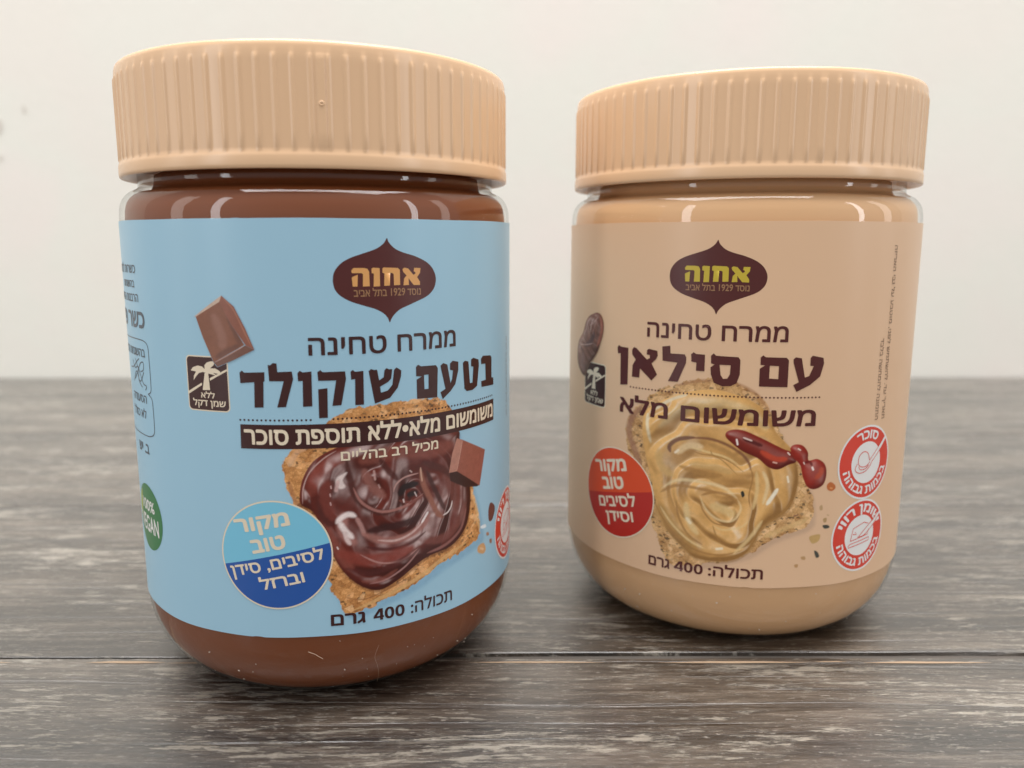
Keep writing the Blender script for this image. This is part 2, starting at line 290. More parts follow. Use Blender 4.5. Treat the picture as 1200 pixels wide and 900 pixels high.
SLICE_A = [('fill',(0.16,0.33,0.5),0.0,1.442,0.5,[(11.09,56.87),(14.63,57.97),(20.52,58.12),(24.22,58.21),(28.84,57.93),(32.02,56.67),(33.5,54.26),(34.75,50.9),(35.84,47.5),(39.05,38.61),(40.86,33.65),(41.89,27.65),(38.45,26.39),(30.8,25.0),(24.56,22.66),(19.05,21.04),(14.44,19.72),(11.97,19.06),(10.17,19.94),(9.19,22.13),(7.67,26.14),(5.38,33.66),(2.64,40.74),(0.95,44.69),(0.87,48.1),(2.38,50.74),(4.25,51.42),(7.56,54.18)]),('bread',(0.76,0.38,0.14),0.0,0.163,1,[(10.48,57.86),(14.0,58.98),(19.83,59.17),(23.48,59.28),(28.01,59.05),(31.11,57.82),(32.54,55.45),(33.75,52.13),(34.79,48.78),(37.85,40.02),(39.55,35.15),(40.51,29.23),(37.26,27.9),(29.89,26.35),(23.79,23.93),(18.35,22.25),(13.79,20.88),(11.33,20.2),(9.53,21.05),(8.56,23.23),(7.05,27.22),(4.76,34.7),(2.03,41.74),(0.34,45.67),(0.27,49.07),(1.78,51.72),(3.65,52.4),(6.96,55.17)]),('line',(0.71,0.406,0.164),0.763,0.327,0.8,[(11.35,20.83),(18.37,23.04),(23.81,24.73),(29.91,27.32),(36.86,28.97)]),('line',(0.282,0.108,0.036),0.26,0.156,0.7,[(10.0,23.59),(13.35,22.73),(17.88,23.92),(22.71,25.63)]),('line',(0.773,0.517,0.263),0.871,0.363,0.55,[(40.42,29.55),(39.54,34.59),(37.83,38.93)]),('line',(0.332,0.124,0.054),0.768,0.432,0.6,[(1.06,46.16),(1.84,42.72),(3.15,40.73)]),('line',(0.735,0.438,0.263),0.94,0.423,0.5,[(1.18,48.59),(2.68,51.22),(4.56,52.14)]),('fill',(0.148,0.042,0.016),0.0,0.464,0.55,[(2.85,42.26),(3.46,45.68),(5.44,49.02),(8.72,51.04),(12.47,52.24),(18.3,54.38),(25.71,54.73),(33.89,51.64),(34.58,49.4),(36.81,43.05),(37.42,39.63),(37.36,35.26),(35.84,31.27),(32.1,28.78),(26.91,28.18),(23.97,27.14),(20.36,25.05),(16.45,23.62),(13.03,24.96),(10.24,27.74),(8.25,31.5),(6.78,36.14),(5.06,39.72),(3.26,41.02)]),('fill',(0.124,0.016,0.009),0.0,0.166,1,[(2.77,42.71),(3.38,46.12),(5.36,49.46),(8.65,51.48),(12.39,52.68),(18.22,54.83),(25.6,55.19),(33.75,52.13),(34.44,49.9),(36.65,43.57),(37.26,40.17),(37.2,35.8),(35.69,31.81),(31.97,29.31),(26.8,28.69),(23.87,27.64),(20.27,25.54),(16.37,24.1),(12.95,25.44),(10.16,28.21),(8.17,31.96),(6.7,36.59),(4.99,40.17),(3.18,41.47)]),('line',(0.217,0.042,0.028),2.184,1.139,0.9,[(4.64,43.14),(5.95,47.0),(8.8,49.19),(12.32,50.49)]),('relief',(4.3,1,2.3,(26,0.6,(0.86,0.7,0.68)),0.1),0.0,0.34,1,[(21.45,41.4),(2.77,42.71),(3.38,46.12),(5.36,49.46),(8.65,51.48),(12.39,52.68),(18.22,54.83),(25.6,55.19),(33.75,52.13),(34.44,49.9),(36.65,43.57),(37.26,40.17),(37.2,35.8),(35.69,31.81),(31.97,29.31),(26.8,28.69),(23.87,27.64),(20.27,25.54),(16.37,24.1),(12.95,25.44),(10.16,28.21),(8.17,31.96),(6.7,36.59),(4.99,40.17),(3.18,41.47)]),('line',(0.517,0.322,0.292),0.237,0.142,0.9,[(3.29,41.71),(3.5,44.65),(4.73,47.54),(7.22,49.96),(9.56,51.28)]),('line',(0.226,0.06,0.042),2.566,1.227,0.8,[(13.21,48.85),(19.59,49.98),(27.81,49.12),(33.0,49.65)]),('line',(0.244,0.06,0.042),1.939,0.97,0.8,[(6.32,38.61),(8.69,33.43),(11.6,28.55)]),('line',(0.073,0.014,0.01),1.26,0.63,0.9,[(11.12,49.61),(11.69,45.64),(12.99,41.8),(16.79,39.07),(20.34,39.03)]),('line',(0.073,0.014,0.01),1.1,0.6,0.9,[(17.07,49.05),(18.5,46.88),(20.48,44.6)]),('line',(0.282,0.108,0.087),1.666,0.784,0.8,[(14.11,47.39),(15.46,44.26),(17.86,41.7)]),('line',(0.384,0.164,0.14),0.505,0.303,0.9,[(12.12,44.37),(13.68,41.22),(17.28,39.1),(21.94,39.52),(25.59,41.27)]),('line',(0.564,0.342,0.312),0.396,0.297,0.8,[(15.94,47.19),(16.17,45.08)]),('line',(0.564,0.342,0.312),0.3,0.25,0.7,[(16.69,44.36),(17.01,43.57)]),('line',(0.087,0.016,0.012),2.399,0.864,0.9,[(8.67,45.87),(6.89,41.55),(7.9,37.51)]),('line',(0.19,0.036,0.025),1.918,0.959,0.8,[(7.75,45.93),(7.16,42.53),(8.64,38.46)]),('fill',(0.8,0.66,0.63),0.0,0.432,0.9,[(9.86,46.67),(11.18,47.16),(10.39,45.75),(10.81,44.48),(9.78,44.22),(9.16,45.1),(9.24,46.08)]),('line',(0.611,0.384,0.363),0.665,0.38,0.8,[(9.6,45.81),(9.06,43.63)]),('line',(0.636,0.406,0.384),0.237,0.142,0.85,[(8.27,44.92),(8.34,44.32)]),('line',(0.636,0.406,0.384),0.237,0.142,0.85,[(8.08,43.46),(8.15,42.86)]),('line',(0.636,0.406,0.384),0.237,0.142,0.8,[(8.06,41.88),(8.18,41.22)]),('line',(0.438,0.19,0.164),1.939,0.97,0.7,[(10.31,39.56),(10.06,36.33),(12.25,33.58)]),('line',(0.865,0.735,0.71),0.97,0.582,0.95,[(8.99,37.83),(9.86,38.76),(11.2,39.33),(12.51,38.8)]),('line',(0.865,0.735,0.71),1.066,0.63,0.95,[(9.56,37.98),(10.08,36.93),(10.89,35.75),(11.9,34.73)]),('line',(0.76,0.587,0.564),0.776,0.485,0.9,[(10.44,36.3),(10.67,34.86),(11.39,33.57)]),('line',(0.517,0.282,0.254),0.784,0.49,0.7,[(12.5,38.6),(13.31,36.99),(13.97,34.89)]),('line',(0.812,0.66,0.636),0.242,0.145,0.9,[(8.93,33.41),(9.19,32.88)]),('line',(0.018,0.005,0.005),1.352,0.624,1,[(20.67,41.78),(21.76,43.13),(24.5,43.43)]),('line',(0.018,0.005,0.005),0.962,0.534,1,[(22.26,41.52),(24.18,41.69)]),('line',(0.494,0.282,0.254),0.309,0.206,0.9,[(19.5,42.47),(20.05,43.9),(21.81,45.0),(24.71,45.34)]),('line',(0.19,0.048,0.036),0.525,0.315,0.8,[(20.39,40.81),(23.04,39.99),(25.58,40.91)]),('line',(0.799,0.636,0.611),0.26,0.156,0.9,[(21.34,40.91),(21.53,40.16)]),('line',(0.799,0.636,0.611),0.216,0.162,0.8,[(23.63,41.94),(24.16,40.82)]),('line',(0.735,0.564,0.529),0.208,0.156,0.8,[(22.75,46.17),(23.28,45.68)]),('line',(0.282,0.101,0.066),1.117,0.503,0.9,[(24.95,46.17),(25.63,42.97),(27.03,39.84),(28.49,36.9),(30.06,35.47)]),('line',(0.611,0.384,0.282),0.323,0.216,0.85,[(25.02,46.42),(25.15,44.86),(25.35,43.54)]),('line',(0.054,0.012,0.01),0.932,0.524,0.9,[(26.26,45.69),(27.68,42.32),(29.6,38.5),(30.41,36.98)]),('line',(0.164,0.042,0.031),2.699,1.227,0.8,[(30.85,43.24),(32.85,40.15),(33.5,36.23)]),('line',(0.073,0.016,0.012),1.291,0.763,0.8,[(25.43,47.27),(30.23,44.95),(34.31,41.15)]),('line',(0.838,0.71,0.685),0.305,0.244,0.9,[(29.81,35.96),(31.06,36.29),(31.96,37.26),(32.26,38.42)]),('line',(0.19,0.054,0.042),1.655,0.891,0.8,[(25.1,31.86),(29.99,31.47),(34.19,33.87),(35.93,37.23)]),('line',(0.302,0.124,0.108),0.582,0.388,0.8,[(25.92,29.28),(30.62,29.95),(34.54,32.14),(36.15,36.08)]),('line',(0.042,0.008,0.007),1.378,0.636,0.95,[(14.34,35.75),(17.7,35.98),(21.86,36.19),(24.93,37.04)]),('line',(0.342,0.14,0.116),1.378,0.689,0.9,[(13.27,35.58),(17.13,33.61),(21.26,33.45),(25.17,35.0),(26.86,37.26)]),('line',(0.611,0.406,0.374),0.428,0.321,0.9,[(16.14,33.82),(19.67,33.18),(22.9,34.01),(25.77,36.02)]),('line',(0.891,0.799,0.786),0.443,0.277,0.9,[(24.95,35.47),(25.9,36.68),(26.5,37.44)]),('line',(0.087,0.016,0.014),0.642,0.428,0.9,[(13.91,32.86),(18.09,31.7),(22.3,31.94),(26.02,33.76)]),('line',(0.244,0.042,0.028),2.288,1.144,0.85,[(9.12,32.38),(13.11,30.51),(18.56,30.17),(23.39,31.18)]),('line',(0.472,0.244,0.217),0.315,0.262,0.85,[(12.9,31.56),(16.51,29.39),(20.62,29.04),(24.22,30.74)]),('line',(0.494,0.263,0.244),0.318,0.265,0.7,[(14.42,25.58),(17.94,26.01),(21.67,27.87),(24.5,30.41)]),('line',(0.087,0.016,0.014),1.04,0.624,0.7,[(10.2,29.23),(14.48,27.64),(19.03,28.41),(22.81,30.0)]),('line',(0.226,0.06,0.042),0.714,0.459,0.7,[(12.98,26.31),(16.42,26.03),(20.06,27.58)]),('flat',(0.042,0.012,0.01),0.0,0.216,1,[(31.67,44.13),(33.62,44.14),(40.54,39.49),(39.6,39.41),(35.81,40.2),(31.84,42.4)]),('flat',(0.312,0.101,0.07),0.0,0.154,1,[(33.87,50.43),(35.34,49.84),(42.62,46.35),(40.53,39.33),(33.62,43.92)]),('flat',(0.449,0.208,0.156),0.0,0.124,1,[(33.72,50.46),(35.34,49.73),(33.62,43.92),(31.53,44.05),(32.41,47.66)]),('line',(0.564,0.302,0.244),0.187,0.124,0.8,[(35.26,49.75),(33.62,44.03)]),('fill',(0.156,0.048,0.036),0.0,0.175,1,[(44.75,34.47),(46.38,33.69),(46.92,32.36),(45.58,30.59),(44.12,30.82),(43.91,33.01)]),('fill',(0.636,0.353,0.164),0.0,0.242,1,[(39.91,26.71),(41.88,26.73),(42.71,25.07),(41.65,24.51),(39.71,25.52)]),('line',(0.773,0.517,0.302),0.466,0.233,1,[(40.48,26.12),(41.87,25.36)]),('fill',(0.406,0.217,0.14),0.0,0.167,1,[(42.97,28.55),(43.87,28.43),(44.09,27.72),(43.18,27.91)]),('fill',(0.332,0.173,0.108),0.0,0.175,1,[(44.31,26.71),(45.29,26.5),(45.28,25.57),(44.43,25.92)]),('fill',(0.74,0.8,0.84),0.0,0.241,1,[(40.72,30.58),(42.45,30.61),(42.98,29.87),(41.41,29.97)])]
SLICE_B = [('fill',(0.406,0.265,0.191),0.0,1.378,0.45,[(-22.13,57.35),(-18.78,58.53),(-16.29,59.13),(-12.86,59.34),(-8.99,58.77),(-6.05,57.35),(-3.53,55.14),(-1.91,52.11),(0.58,47.52),(2.65,44.4),(4.87,40.7),(6.74,36.95),(7.72,33.19),(7.77,29.99),(6.21,28.48),(2.54,27.29),(-1.46,25.44),(-5.32,22.61),(-12.2,20.09),(-17.28,18.87),(-20.46,18.43),(-22.26,19.45),(-23.98,23.28),(-25.88,27.91),(-28.6,37.36),(-31.82,42.0),(-32.86,45.14),(-32.19,49.39),(-29.09,52.57),(-25.65,55.67)]),('bread',(0.74,0.45,0.2),0.0,0.16,1,[(-22.7,58.24),(-19.32,59.41),(-16.82,60.01),(-13.39,60.23),(-9.51,59.65),(-6.58,58.25),(-4.06,56.04),(-2.45,53.02),(0.03,48.44),(2.08,45.34),(4.28,41.66),(6.13,37.93),(7.09,34.18),(7.15,30.99),(5.6,29.48),(1.96,28.27),(-2.01,26.4),(-5.87,23.56),(-12.74,21.01),(-17.84,19.77),(-21.04,19.32),(-22.86,20.33),(-24.58,24.16),(-26.5,28.78),(-29.25,38.23),(-32.52,42.87),(-33.58,46.01),(-32.89,50.26),(-29.74,53.45),(-26.25,56.55)]),('line',(0.354,0.165,0.1),1.566,0.843,0.75,[(-29.12,53.53),(-32.2,49.82),(-32.63,46.45),(-30.65,42.39),(-29.16,39.35)]),('line',(0.406,0.191,0.085),0.686,0.441,0.6,[(-22.42,58.11),(-16.81,59.71),(-10.47,59.66),(-5.57,57.27),(-2.43,52.77)]),('line',(0.712,0.471,0.209),1.06,0.53,0.6,[(-3.07,27.44),(1.89,29.61),(6.3,31.31)]),('line',(0.191,0.07,0.05),0.318,0.212,0.8,[(3.04,31.97),(4.08,32.31)]),('line',(0.191,0.07,0.05),0.26,0.208,0.7,[(0.37,33.6),(1.12,33.97)]),('line',(0.191,0.07,0.05),0.357,0.204,0.8,[(-0.79,47.93),(-0.04,47.01)]),('fill',(0.304,0.156,0.05),0.0,0.408,0.5,[(-28.39,51.59),(-24.32,54.66),(-19.07,56.86),(-14.11,57.64),(-10.21,57.04),(-6.3,55.58),(-3.28,53.11),(-1.36,49.31),(2.01,45.7),(3.24,42.32),(3.68,38.65),(2.79,34.47),(0.87,31.96),(-2.77,29.43),(-4.27,26.44),(-5.73,23.78),(-8.62,21.73),(-12.59,21.03),(-16.7,21.47),(-19.41,23.54),(-22.21,25.99),(-24.47,29.31),(-25.59,33.52),(-26.6,37.19),(-28.29,42.92),(-29.04,47.16)]),('fill',(0.748,0.417,0.14),0.0,0.154,1,[(-28.58,51.99),(-24.5,55.06),(-19.24,57.25),(-14.27,58.04),(-10.37,57.44),(-6.46,55.98),(-3.45,53.52),(-1.53,49.72),(1.83,46.12),(3.06,42.74),(3.5,39.08),(2.61,34.9),(0.7,32.39),(-2.95,29.85),(-4.44,26.86),(-5.9,24.2),(-8.78,22.15),(-12.76,21.44),(-16.87,21.88),(-19.58,23.95),(-22.4,26.4),(-24.66,29.72),(-25.78,33.93),(-26.79,37.59),(-28.48,43.32),(-29.24,47.57)]),('line',(0.537,0.304,0.1),3.27,1.635,0.8,[(-24.84,31.9),(-21.9,28.05),(-16.93,23.41)]),('line',(0.724,0.493,0.218),2.2,1.2,0.8,[(-25.41,48.67),(-21.17,52.9),(-14.15,55.08),(-7.32,53.92),(-3.26,49.95)]),('line',(0.847,0.7,0.46),0.74,0.512,0.9,[(-27.97,51.81),(-28.06,48.83),(-27.04,45.2)]),('relief',(3.5,1,1.8,(26,0.42,(0.98,0.9,0.76)),0.35),0.0,0.262,1,[(-11.28,33.87),(-28.58,51.99),(-24.5,55.06),(-19.24,57.25),(-14.27,58.04),(-10.37,57.44),(-6.46,55.98),(-3.45,53.52),(-1.53,49.72),(1.83,46.12),(3.06,42.74),(3.5,39.08),(2.61,34.9),(0.7,32.39),(-2.95,29.85),(-4.44,26.86),(-5.9,24.2),(-8.78,22.15),(-12.76,21.44),(-16.87,21.88),(-19.58,23.95),(-22.4,26.4),(-24.66,29.72),(-25.78,33.93),(-26.79,37.59),(-28.48,43.32),(-29.24,47.57)]),('line',(0.872,0.748,0.537),0.636,0.424,0.8,[(-27.27,52.17),(-22.86,55.24),(-19.22,56.64)]),('line',(0.652,0.406,0.156),1.65,0.99,0.8,[(-25.27,44.39),(-24.57,40.71),(-21.74,38.99)]),('line',(0.182,0.078,0.044),0.901,0.424,0.95,[(-22.57,43.98),(-22.78,45.4),(-20.85,47.04),(-17.35,47.8)]),('line',(0.218,0.085,0.037),0.6,0.45,0.9,[(-18.88,47.53),(-14.84,47.78),(-11.36,46.91),(-8.11,45.04),(-6.56,43.14),(-6.15,41.6)]),('line',(0.46,0.246,0.078),0.909,0.606,0.7,[(-14.79,46.74),(-10.8,45.24),(-7.75,42.56)]),('line',(0.785,0.56,0.304),1.352,0.728,0.9,[(-21.27,43.89),(-18.82,45.9),(-15.76,45.86)]),('line',(0.91,0.773,0.583),0.477,0.318,0.85,[(-21.65,43.95),(-20.77,44.76)]),('line',(0.406,0.209,0.064),0.252,0.202,0.85,[(-18.9,45.26),(-16.2,44.4),(-12.71,44.2),(-9.71,42.86),(-7.29,41.02)]),('line',(0.797,0.571,0.265),0.404,0.303,0.8,[(-18.29,45.59),(-14.72,44.91),(-11.24,44.16),(-8.49,42.63)]),('line',(0.406,0.209,0.064),0.252,0.202,0.8,[(-14.25,45.48),(-13.7,44.33),(-11.69,43.34),(-8.63,40.42)]),('line',(0.427,0.218,0.064),1.03,0.618,0.8,[(-20.75,41.29),(-15.54,40.35),(-11.56,40.21)]),('line',(0.652,0.406,0.156),1.223,0.713,0.7,[(-18.67,42.1),(-13.6,41.87),(-9.63,40.88)]),('line',(0.396,0.2,0.064),0.624,0.416,0.8,[(-24.66,34.8),(-21.13,36.93),(-16.42,36.94),(-12.39,36.53)]),('line',(0.872,0.676,0.385),0.669,0.618,0.7,[(-24.4,35.72),(-20.9,38.15),(-15.97,38.44),(-11.45,37.68),(-8.4,35.43)]),('line',(0.385,0.191,0.057),0.612,0.408,0.8,[(-15.85,35.51),(-13.38,36.44),(-10.39,36.08),(-8.34,34.11)]),('line',(0.748,0.515,0.227),1.835,1.019,0.8,[(-13.76,33.62),(-10.74,32.85),(-9.22,31.92)]),('line',(0.872,0.652,0.354),0.463,0.412,0.7,[(-8.5,35.43),(-7.71,33.36),(-9.17,30.75),(-12.14,30.68),(-14.73,32.7),(-16.06,35.59)]),('line',(0.364,0.182,0.057),0.306,0.204,0.85,[(-7.85,32.02),(-9.37,29.77),(-12.85,29.85),(-15.11,32.11),(-16.07,34.41)]),('line',(0.81,0.583,0.284),0.463,0.412,0.6,[(-13.18,29.38),(-11.05,28.54),(-7.63,29.36),(-5.98,31.06)]),('line',(0.385,0.191,0.057),0.428,0.321,0.8,[(-26.05,33.05),(-24.2,29.81),(-20.73,25.94),(-16.41,23.39),(-11.31,22.98),(-6.9,24.46)]),('line',(0.81,0.583,0.284),0.481,0.374,0.8,[(-24.56,31.95),(-21.92,28.59),(-18.05,25.43),(-14.38,23.91)]),('line',(0.385,0.191,0.057),0.481,0.321,0.8,[(-21.01,33.69),(-20.23,29.99),(-18.09,26.52),(-14.92,24.71)]),('line',(0.797,0.571,0.275),1.272,0.742,0.8,[(-18.88,33.75),(-18.21,29.78),(-16.03,26.84)]),('line',(0.91,0.773,0.537),0.642,0.428,0.8,[(-18.65,30.25),(-17.66,29.05)]),('line',(0.385,0.191,0.057),0.312,0.26,0.8,[(-13.18,29.38),(-12.23,26.79),(-10.91,25.2)]),('line',(0.91,0.785,0.56),0.52,0.364,0.9,[(-12.37,24.17),(-10.88,24.5)]),('line',(0.385,0.191,0.057),0.303,0.202,0.85,[(-6.17,42.12),(-5.68,40.05),(-6.24,36.35),(-5.86,33.73)]),('line',(0.773,0.537,0.246),0.707,0.454,0.8,[(-5.03,41.64),(-4.67,37.47),(-5.35,33.22)]),('line',(0.822,0.606,0.324),0.721,0.463,0.8,[(-3.81,41.68),(-2.66,38.58),(-3.43,34.35)]),('line',(0.961,0.872,0.676),0.765,0.408,0.95,[(-2.68,34.37),(-1.54,36.23),(-0.53,37.97)]),('line',(0.961,0.872,0.676),0.412,0.309,0.8,[(1.23,40.68),(1.58,39.11)]),('line',(0.406,0.209,0.064),0.412,0.309,0.7,[(-5.91,24.36),(-4.56,27.39),(-2.71,30.12),(0.67,32.81),(2.68,35.42)]),('line',(0.81,0.583,0.284),0.713,0.51,0.7,[(-8.84,23.34),(-5.55,27.34),(-3.26,31.17)]),('fill',(0.032,0.032,0.023),0.0,0.153,1,[(-7.88,36.89),(-7.4,37.18),(-7.07,36.31),(-7.54,35.86)]),('fill',(0.237,0.015,0.006),0.0,0.156,1,[(-11.43,48.57),(-10.75,49.8),(-8.1,50.0),(-4.15,48.39),(-0.1,46.39),(2.07,45.45),(2.9,43.62),(1.35,42.97),(-0.76,41.99),(-2.77,42.49),(-4.91,44.25),(-7.89,45.57),(-9.9,47.01)]),('relief',(60,0,0.1,(18,0.24,(1,0.8,0.72)),0.3),0.0,0.208,1,[(-4.53,46.32),(-11.43,48.57),(-10.75,49.8),(-8.1,50.0),(-4.15,48.39),(-0.1,46.39),(2.07,45.45),(2.9,43.62),(1.35,42.97),(-0.76,41.99),(-2.77,42.49),(-4.91,44.25),(-7.89,45.57),(-9.9,47.01)]),('line',(0.537,0.064,0.026),1.111,0.606,0.9,[(-4.51,45.81),(-1.48,44.21),(1.03,44.22)]),('line',(0.085,0.006,0.006),0.792,0.445,0.9,[(-8.02,48.25),(-6.05,47.56),(-4.07,46.85)]),('line',(0.935,0.81,0.748),0.35,0.2,0.95,[(-9.23,48.19),(-8.92,46.76)]),('line',(0.91,0.688,0.606),0.297,0.198,0.9,[(-8.03,48.51),(-6.06,47.82)]),('line',(0.935,0.748,0.652),0.257,0.154,0.9,[(0.95,45.61),(1.59,44.94)]),('line',(0.872,0.515,0.406),0.306,0.204,0.8,[(-1.93,43.54),(-0.93,43.29)]),('fill',(0.324,0.018,0.007),0.0,0.166,1,[(1.51,46.38),(2.38,47.19),(4.04,46.95),(5.24,45.52),(5.52,43.8),(7.35,44.03),(9.11,42.89),(9.72,40.86),(9.15,38.54),(7.24,37.61),(5.57,38.22),(4.47,40.35),(3.79,42.72),(2.28,44.56)]),('relief',(60,0,0.1,(18,0.24,(1,0.8,0.72)),0.3),0.0,0.218,1,[(5.27,42.67),(1.51,46.38),(2.38,47.19),(4.04,46.95),(5.24,45.52),(5.52,43.8),(7.35,44.03),(9.11,42.89),(9.72,40.86),(9.15,38.54),(7.24,37.61),(5.57,38.22),(4.47,40.35),(3.79,42.72),(2.28,44.56)]),('line',(0.515,0.078,0.032),1.099,0.66,0.8,[(7.36,39.96),(8.4,40.95),(8.49,41.99)]),('line',(0.123,0.006,0.006),0.53,0.318,0.8,[(4.44,43.22),(5.76,43.43),(6.35,42.62)]),('line',(0.948,0.81,0.748),0.428,0.214,0.95,[(6.37,42.36),(6.69,41.67)]),('line',(0.91,0.724,0.629),0.262,0.157,0.9,[(3.04,46.36),(3.74,45.93)]),('line',(0.91,0.724,0.629),0.21,0.157,0.9,[(4.42,43.48),(4.72,42.95)]),('fill',(0.515,0.14,0.032),0.0,0.172,1,[(10.87,38.88),(11.95,38.15),(12.07,37.4),(11.2,36.9),(10.22,37.35),(10.03,38.31)]),('line',(0.748,0.324,0.123),0.341,0.227,0.9,[(10.79,37.62),(11.4,37.46)]),('fill',(0.05,0.05,0.037),0.0,0.172,1,[(9.63,29.62),(10.81,29.62),(11.34,29.03),(10.16,28.88)]),('fill',(0.064,0.064,0.05),0.0,0.171,1,[(8.07,24.21),(8.89,23.87),(9.32,22.85),(8.57,22.7)]),('fill',(0.548,0.344,0.131),0.0,0.226,1,[(6.73,27.27),(7.93,27.72),(9.2,27.62),(8.89,26.3),(7.5,25.87)]),('fill',(0.46,0.284,0.123),0.0,0.171,1,[(9.7,31.06),(10.46,31.16),(10.4,30.31),(9.81,30.36)]),('fill',(0.515,0.324,0.165),0.0,0.168,1,[(8.63,33.81),(9.19,34.04),(9.38,33.07),(8.81,33.0)]),('fill',(0.515,0.304,0.14),0.0,0.166,1,[(5.2,23.05),(6.02,23.11),(6.17,22.45),(5.4,22.49)]),('fill',(0.515,0.284,0.123),0.0,0.163,1,[(3.85,21.38),(4.6,21.45),(4.53,20.8),(4.0,20.83)]),('line',(0.515,0.324,0.165),0.23,0.172,0.9,[(10.52,31.9),(11.01,31.64)])]
DATE_FRUIT = [('fill',(0.21,0.075,0.05),0.0,0.177,1,[(-45.79,71.56),(-43.9,72.08),(-42.39,71.77),(-41.36,70.42),(-41.24,68.15),(-42.06,65.78),(-43.36,63.32),(-44.78,61.68),(-46.86,59.92),(-48.38,57.75),(-49.17,56.93),(-51.15,57.63),(-52.93,59.05),(-53.79,61.38),(-52.89,64.55),(-50.28,66.96),(-48.81,69.48),(-47.43,70.84)]),('relief',(1.6,0,0.8,(16,0.35,(0.75,0.55,0.48)),0.2),0.0,0.17,1,[(-50.5,56.97),(-45.79,71.56),(-43.9,72.08),(-42.39,71.77),(-41.36,70.42),(-41.24,68.15),(-42.06,65.78),(-43.36,63.32),(-44.78,61.68),(-46.86,59.92),(-48.38,57.75),(-49.17,56.93),(-51.15,57.63),(-52.93,59.05),(-53.79,61.38),(-52.89,64.55),(-50.28,66.96),(-48.81,69.48),(-47.43,70.84)]),('line',(0.34,0.11,0.07),0.97,0.522,0.9,[(-42.52,71.18),(-41.83,69.24),(-42.37,66.61),(-43.65,64.44)]),('line',(0.1,0.045,0.045),1.382,0.732,0.9,[(-44.81,67.52),(-46.15,65.33),(-48.61,64.16)]),('line',(0.22,0.11,0.1),1.885,1.037,0.9,[(-49.94,61.9),(-50.6,59.69),(-49.44,58.34)]),('line',(0.6,0.38,0.34),0.306,0.219,0.85,[(-46.34,70.87),(-47.82,69.57),(-48.74,67.71),(-49.96,66.39)]),('line',(0.66,0.46,0.42),0.244,0.163,0.85,[(-44.93,70.84),(-46.0,69.44),(-46.51,67.35)]),('line',(0.62,0.4,0.36),0.193,0.154,0.8,[(-43.36,71.12),(-44.89,69.83),(-46.87,68.93)]),('line',(0.48,0.26,0.22),0.198,0.158,0.8,[(-44.09,69.9),(-45.01,68.37),(-45.34,66.88)]),('line',(0.55,0.36,0.32),0.261,0.174,0.8,[(-52.03,64.96),(-51.58,64.1),(-47.96,64.39),(-45.28,64.99)]),('line',(0.62,0.5,0.46),0.294,0.196,0.8,[(-52.59,63.68),(-51.7,63.18)]),('line',(0.45,0.18,0.12),0.435,0.29,0.7,[(-42.19,70.07),(-42.05,68.65)])]
CHOC_PIECE = [('flat',(0.6,0.44,0.34),0.0,0.081,1,[(-15.19,74.86),(-9.32,78.68),(-9.63,77.49),(-14.44,74.99)]),('flat',(0.24,0.095,0.055),0.0,0.079,1,[(-14.77,74.88),(-9.73,77.59),(-7.95,74.04),(-5.52,70.22),(-11.6,66.96),(-13.55,71.45)]),('line',(0.3,0.14,0.1),1.648,0.934,0.8,[(-11.27,75.48),(-9.78,71.96),(-9.65,69.66)]),('line',(0.155,0.065,0.045),0.917,0.54,0.8,[(-8.42,75.29),(-6.74,71.52),(-6.26,70.51)]),('line',(0.155,0.065,0.045),0.917,0.54,0.8,[(-11.24,67.8),(-8.54,69.18),(-6.27,70.25)]),('flat',(0.27,0.1,0.065),0.0,0.078,1,[(-9.32,78.68),(-7.09,76.82),(-5.29,73.19),(-3.79,69.4),(-5.34,70.17),(-7.95,74.04),(-9.8,77.49)]),('line',(0.4,0.17,0.11),0.265,0.159,0.8,[(-9.06,78.3),(-7.26,76.32),(-5.58,72.81),(-4.17,69.65)]),('flat',(0.185,0.085,0.06),0.0,0.078,1,[(-11.6,66.96),(-5.34,70.17),(-3.79,69.4),(-7.67,67.53),(-10.9,66.21)]),('line',(0.5,0.28,0.22),0.159,0.106,0.9,[(-11.45,66.96),(-8.3,68.54),(-5.53,70.11)]),('line',(0.4,0.22,0.16),0.114,0.085,0.7,[(-14.77,74.88),(-13.55,71.45),(-12.23,68.54)])]

# ------------------------------------------------------------------ label artwork tools
BODY_R = 40.0
LABEL_R = 40.16
FONT_EMS = {}

def wrap_pt(u, z, layer):
    r = LABEL_R + 0.012 * layer
    a = u / BODY_R
    return (r * math.sin(a) * MM, -r * math.cos(a) * MM, z * MM)

def wrap_bm(bm, layer, name, parent, mat, step=1.2):
    """bm lies flat (x = u in mm, y = z in mm); cut it into strips and roll it round the jar"""
    us = [v.co.x for v in bm.verts]
    k = math.ceil(min(us) / step)
    while k * step < max(us):
        bmesh.ops.bisect_plane(bm, geom=bm.verts[:] + bm.edges[:] + bm.faces[:], plane_co=(k * step, 0, 0), plane_no=(1, 0, 0), dist=1e-5)
        k += 1
    for f in bm.faces:
        f.normal_update()
        if f.normal.z < 0: f.normal_flip()
    for v in bm.verts: v.co = wrap_pt(v.co.x, v.co.y, layer + v.co.z)
    for f in bm.faces: f.smooth = True
    me = bpy.data.meshes.new(name or 'part'); bm.to_mesh(me); bm.free()
    return me if name is None else link(name, me, parent, mat)

def poly_bm(bm, loops):
    vl = [[Vector((p[0], p[1], 0)) for p in l] for l in loops]
    flat = [v for l in vl for v in l]
    tris = tessellate_polygon(vl)
    bv = [bm.verts.new(v) for v in flat]
    for t in tris:
        try: bm.faces.new([bv[i] for i in t])
        except ValueError: pass
    return bm

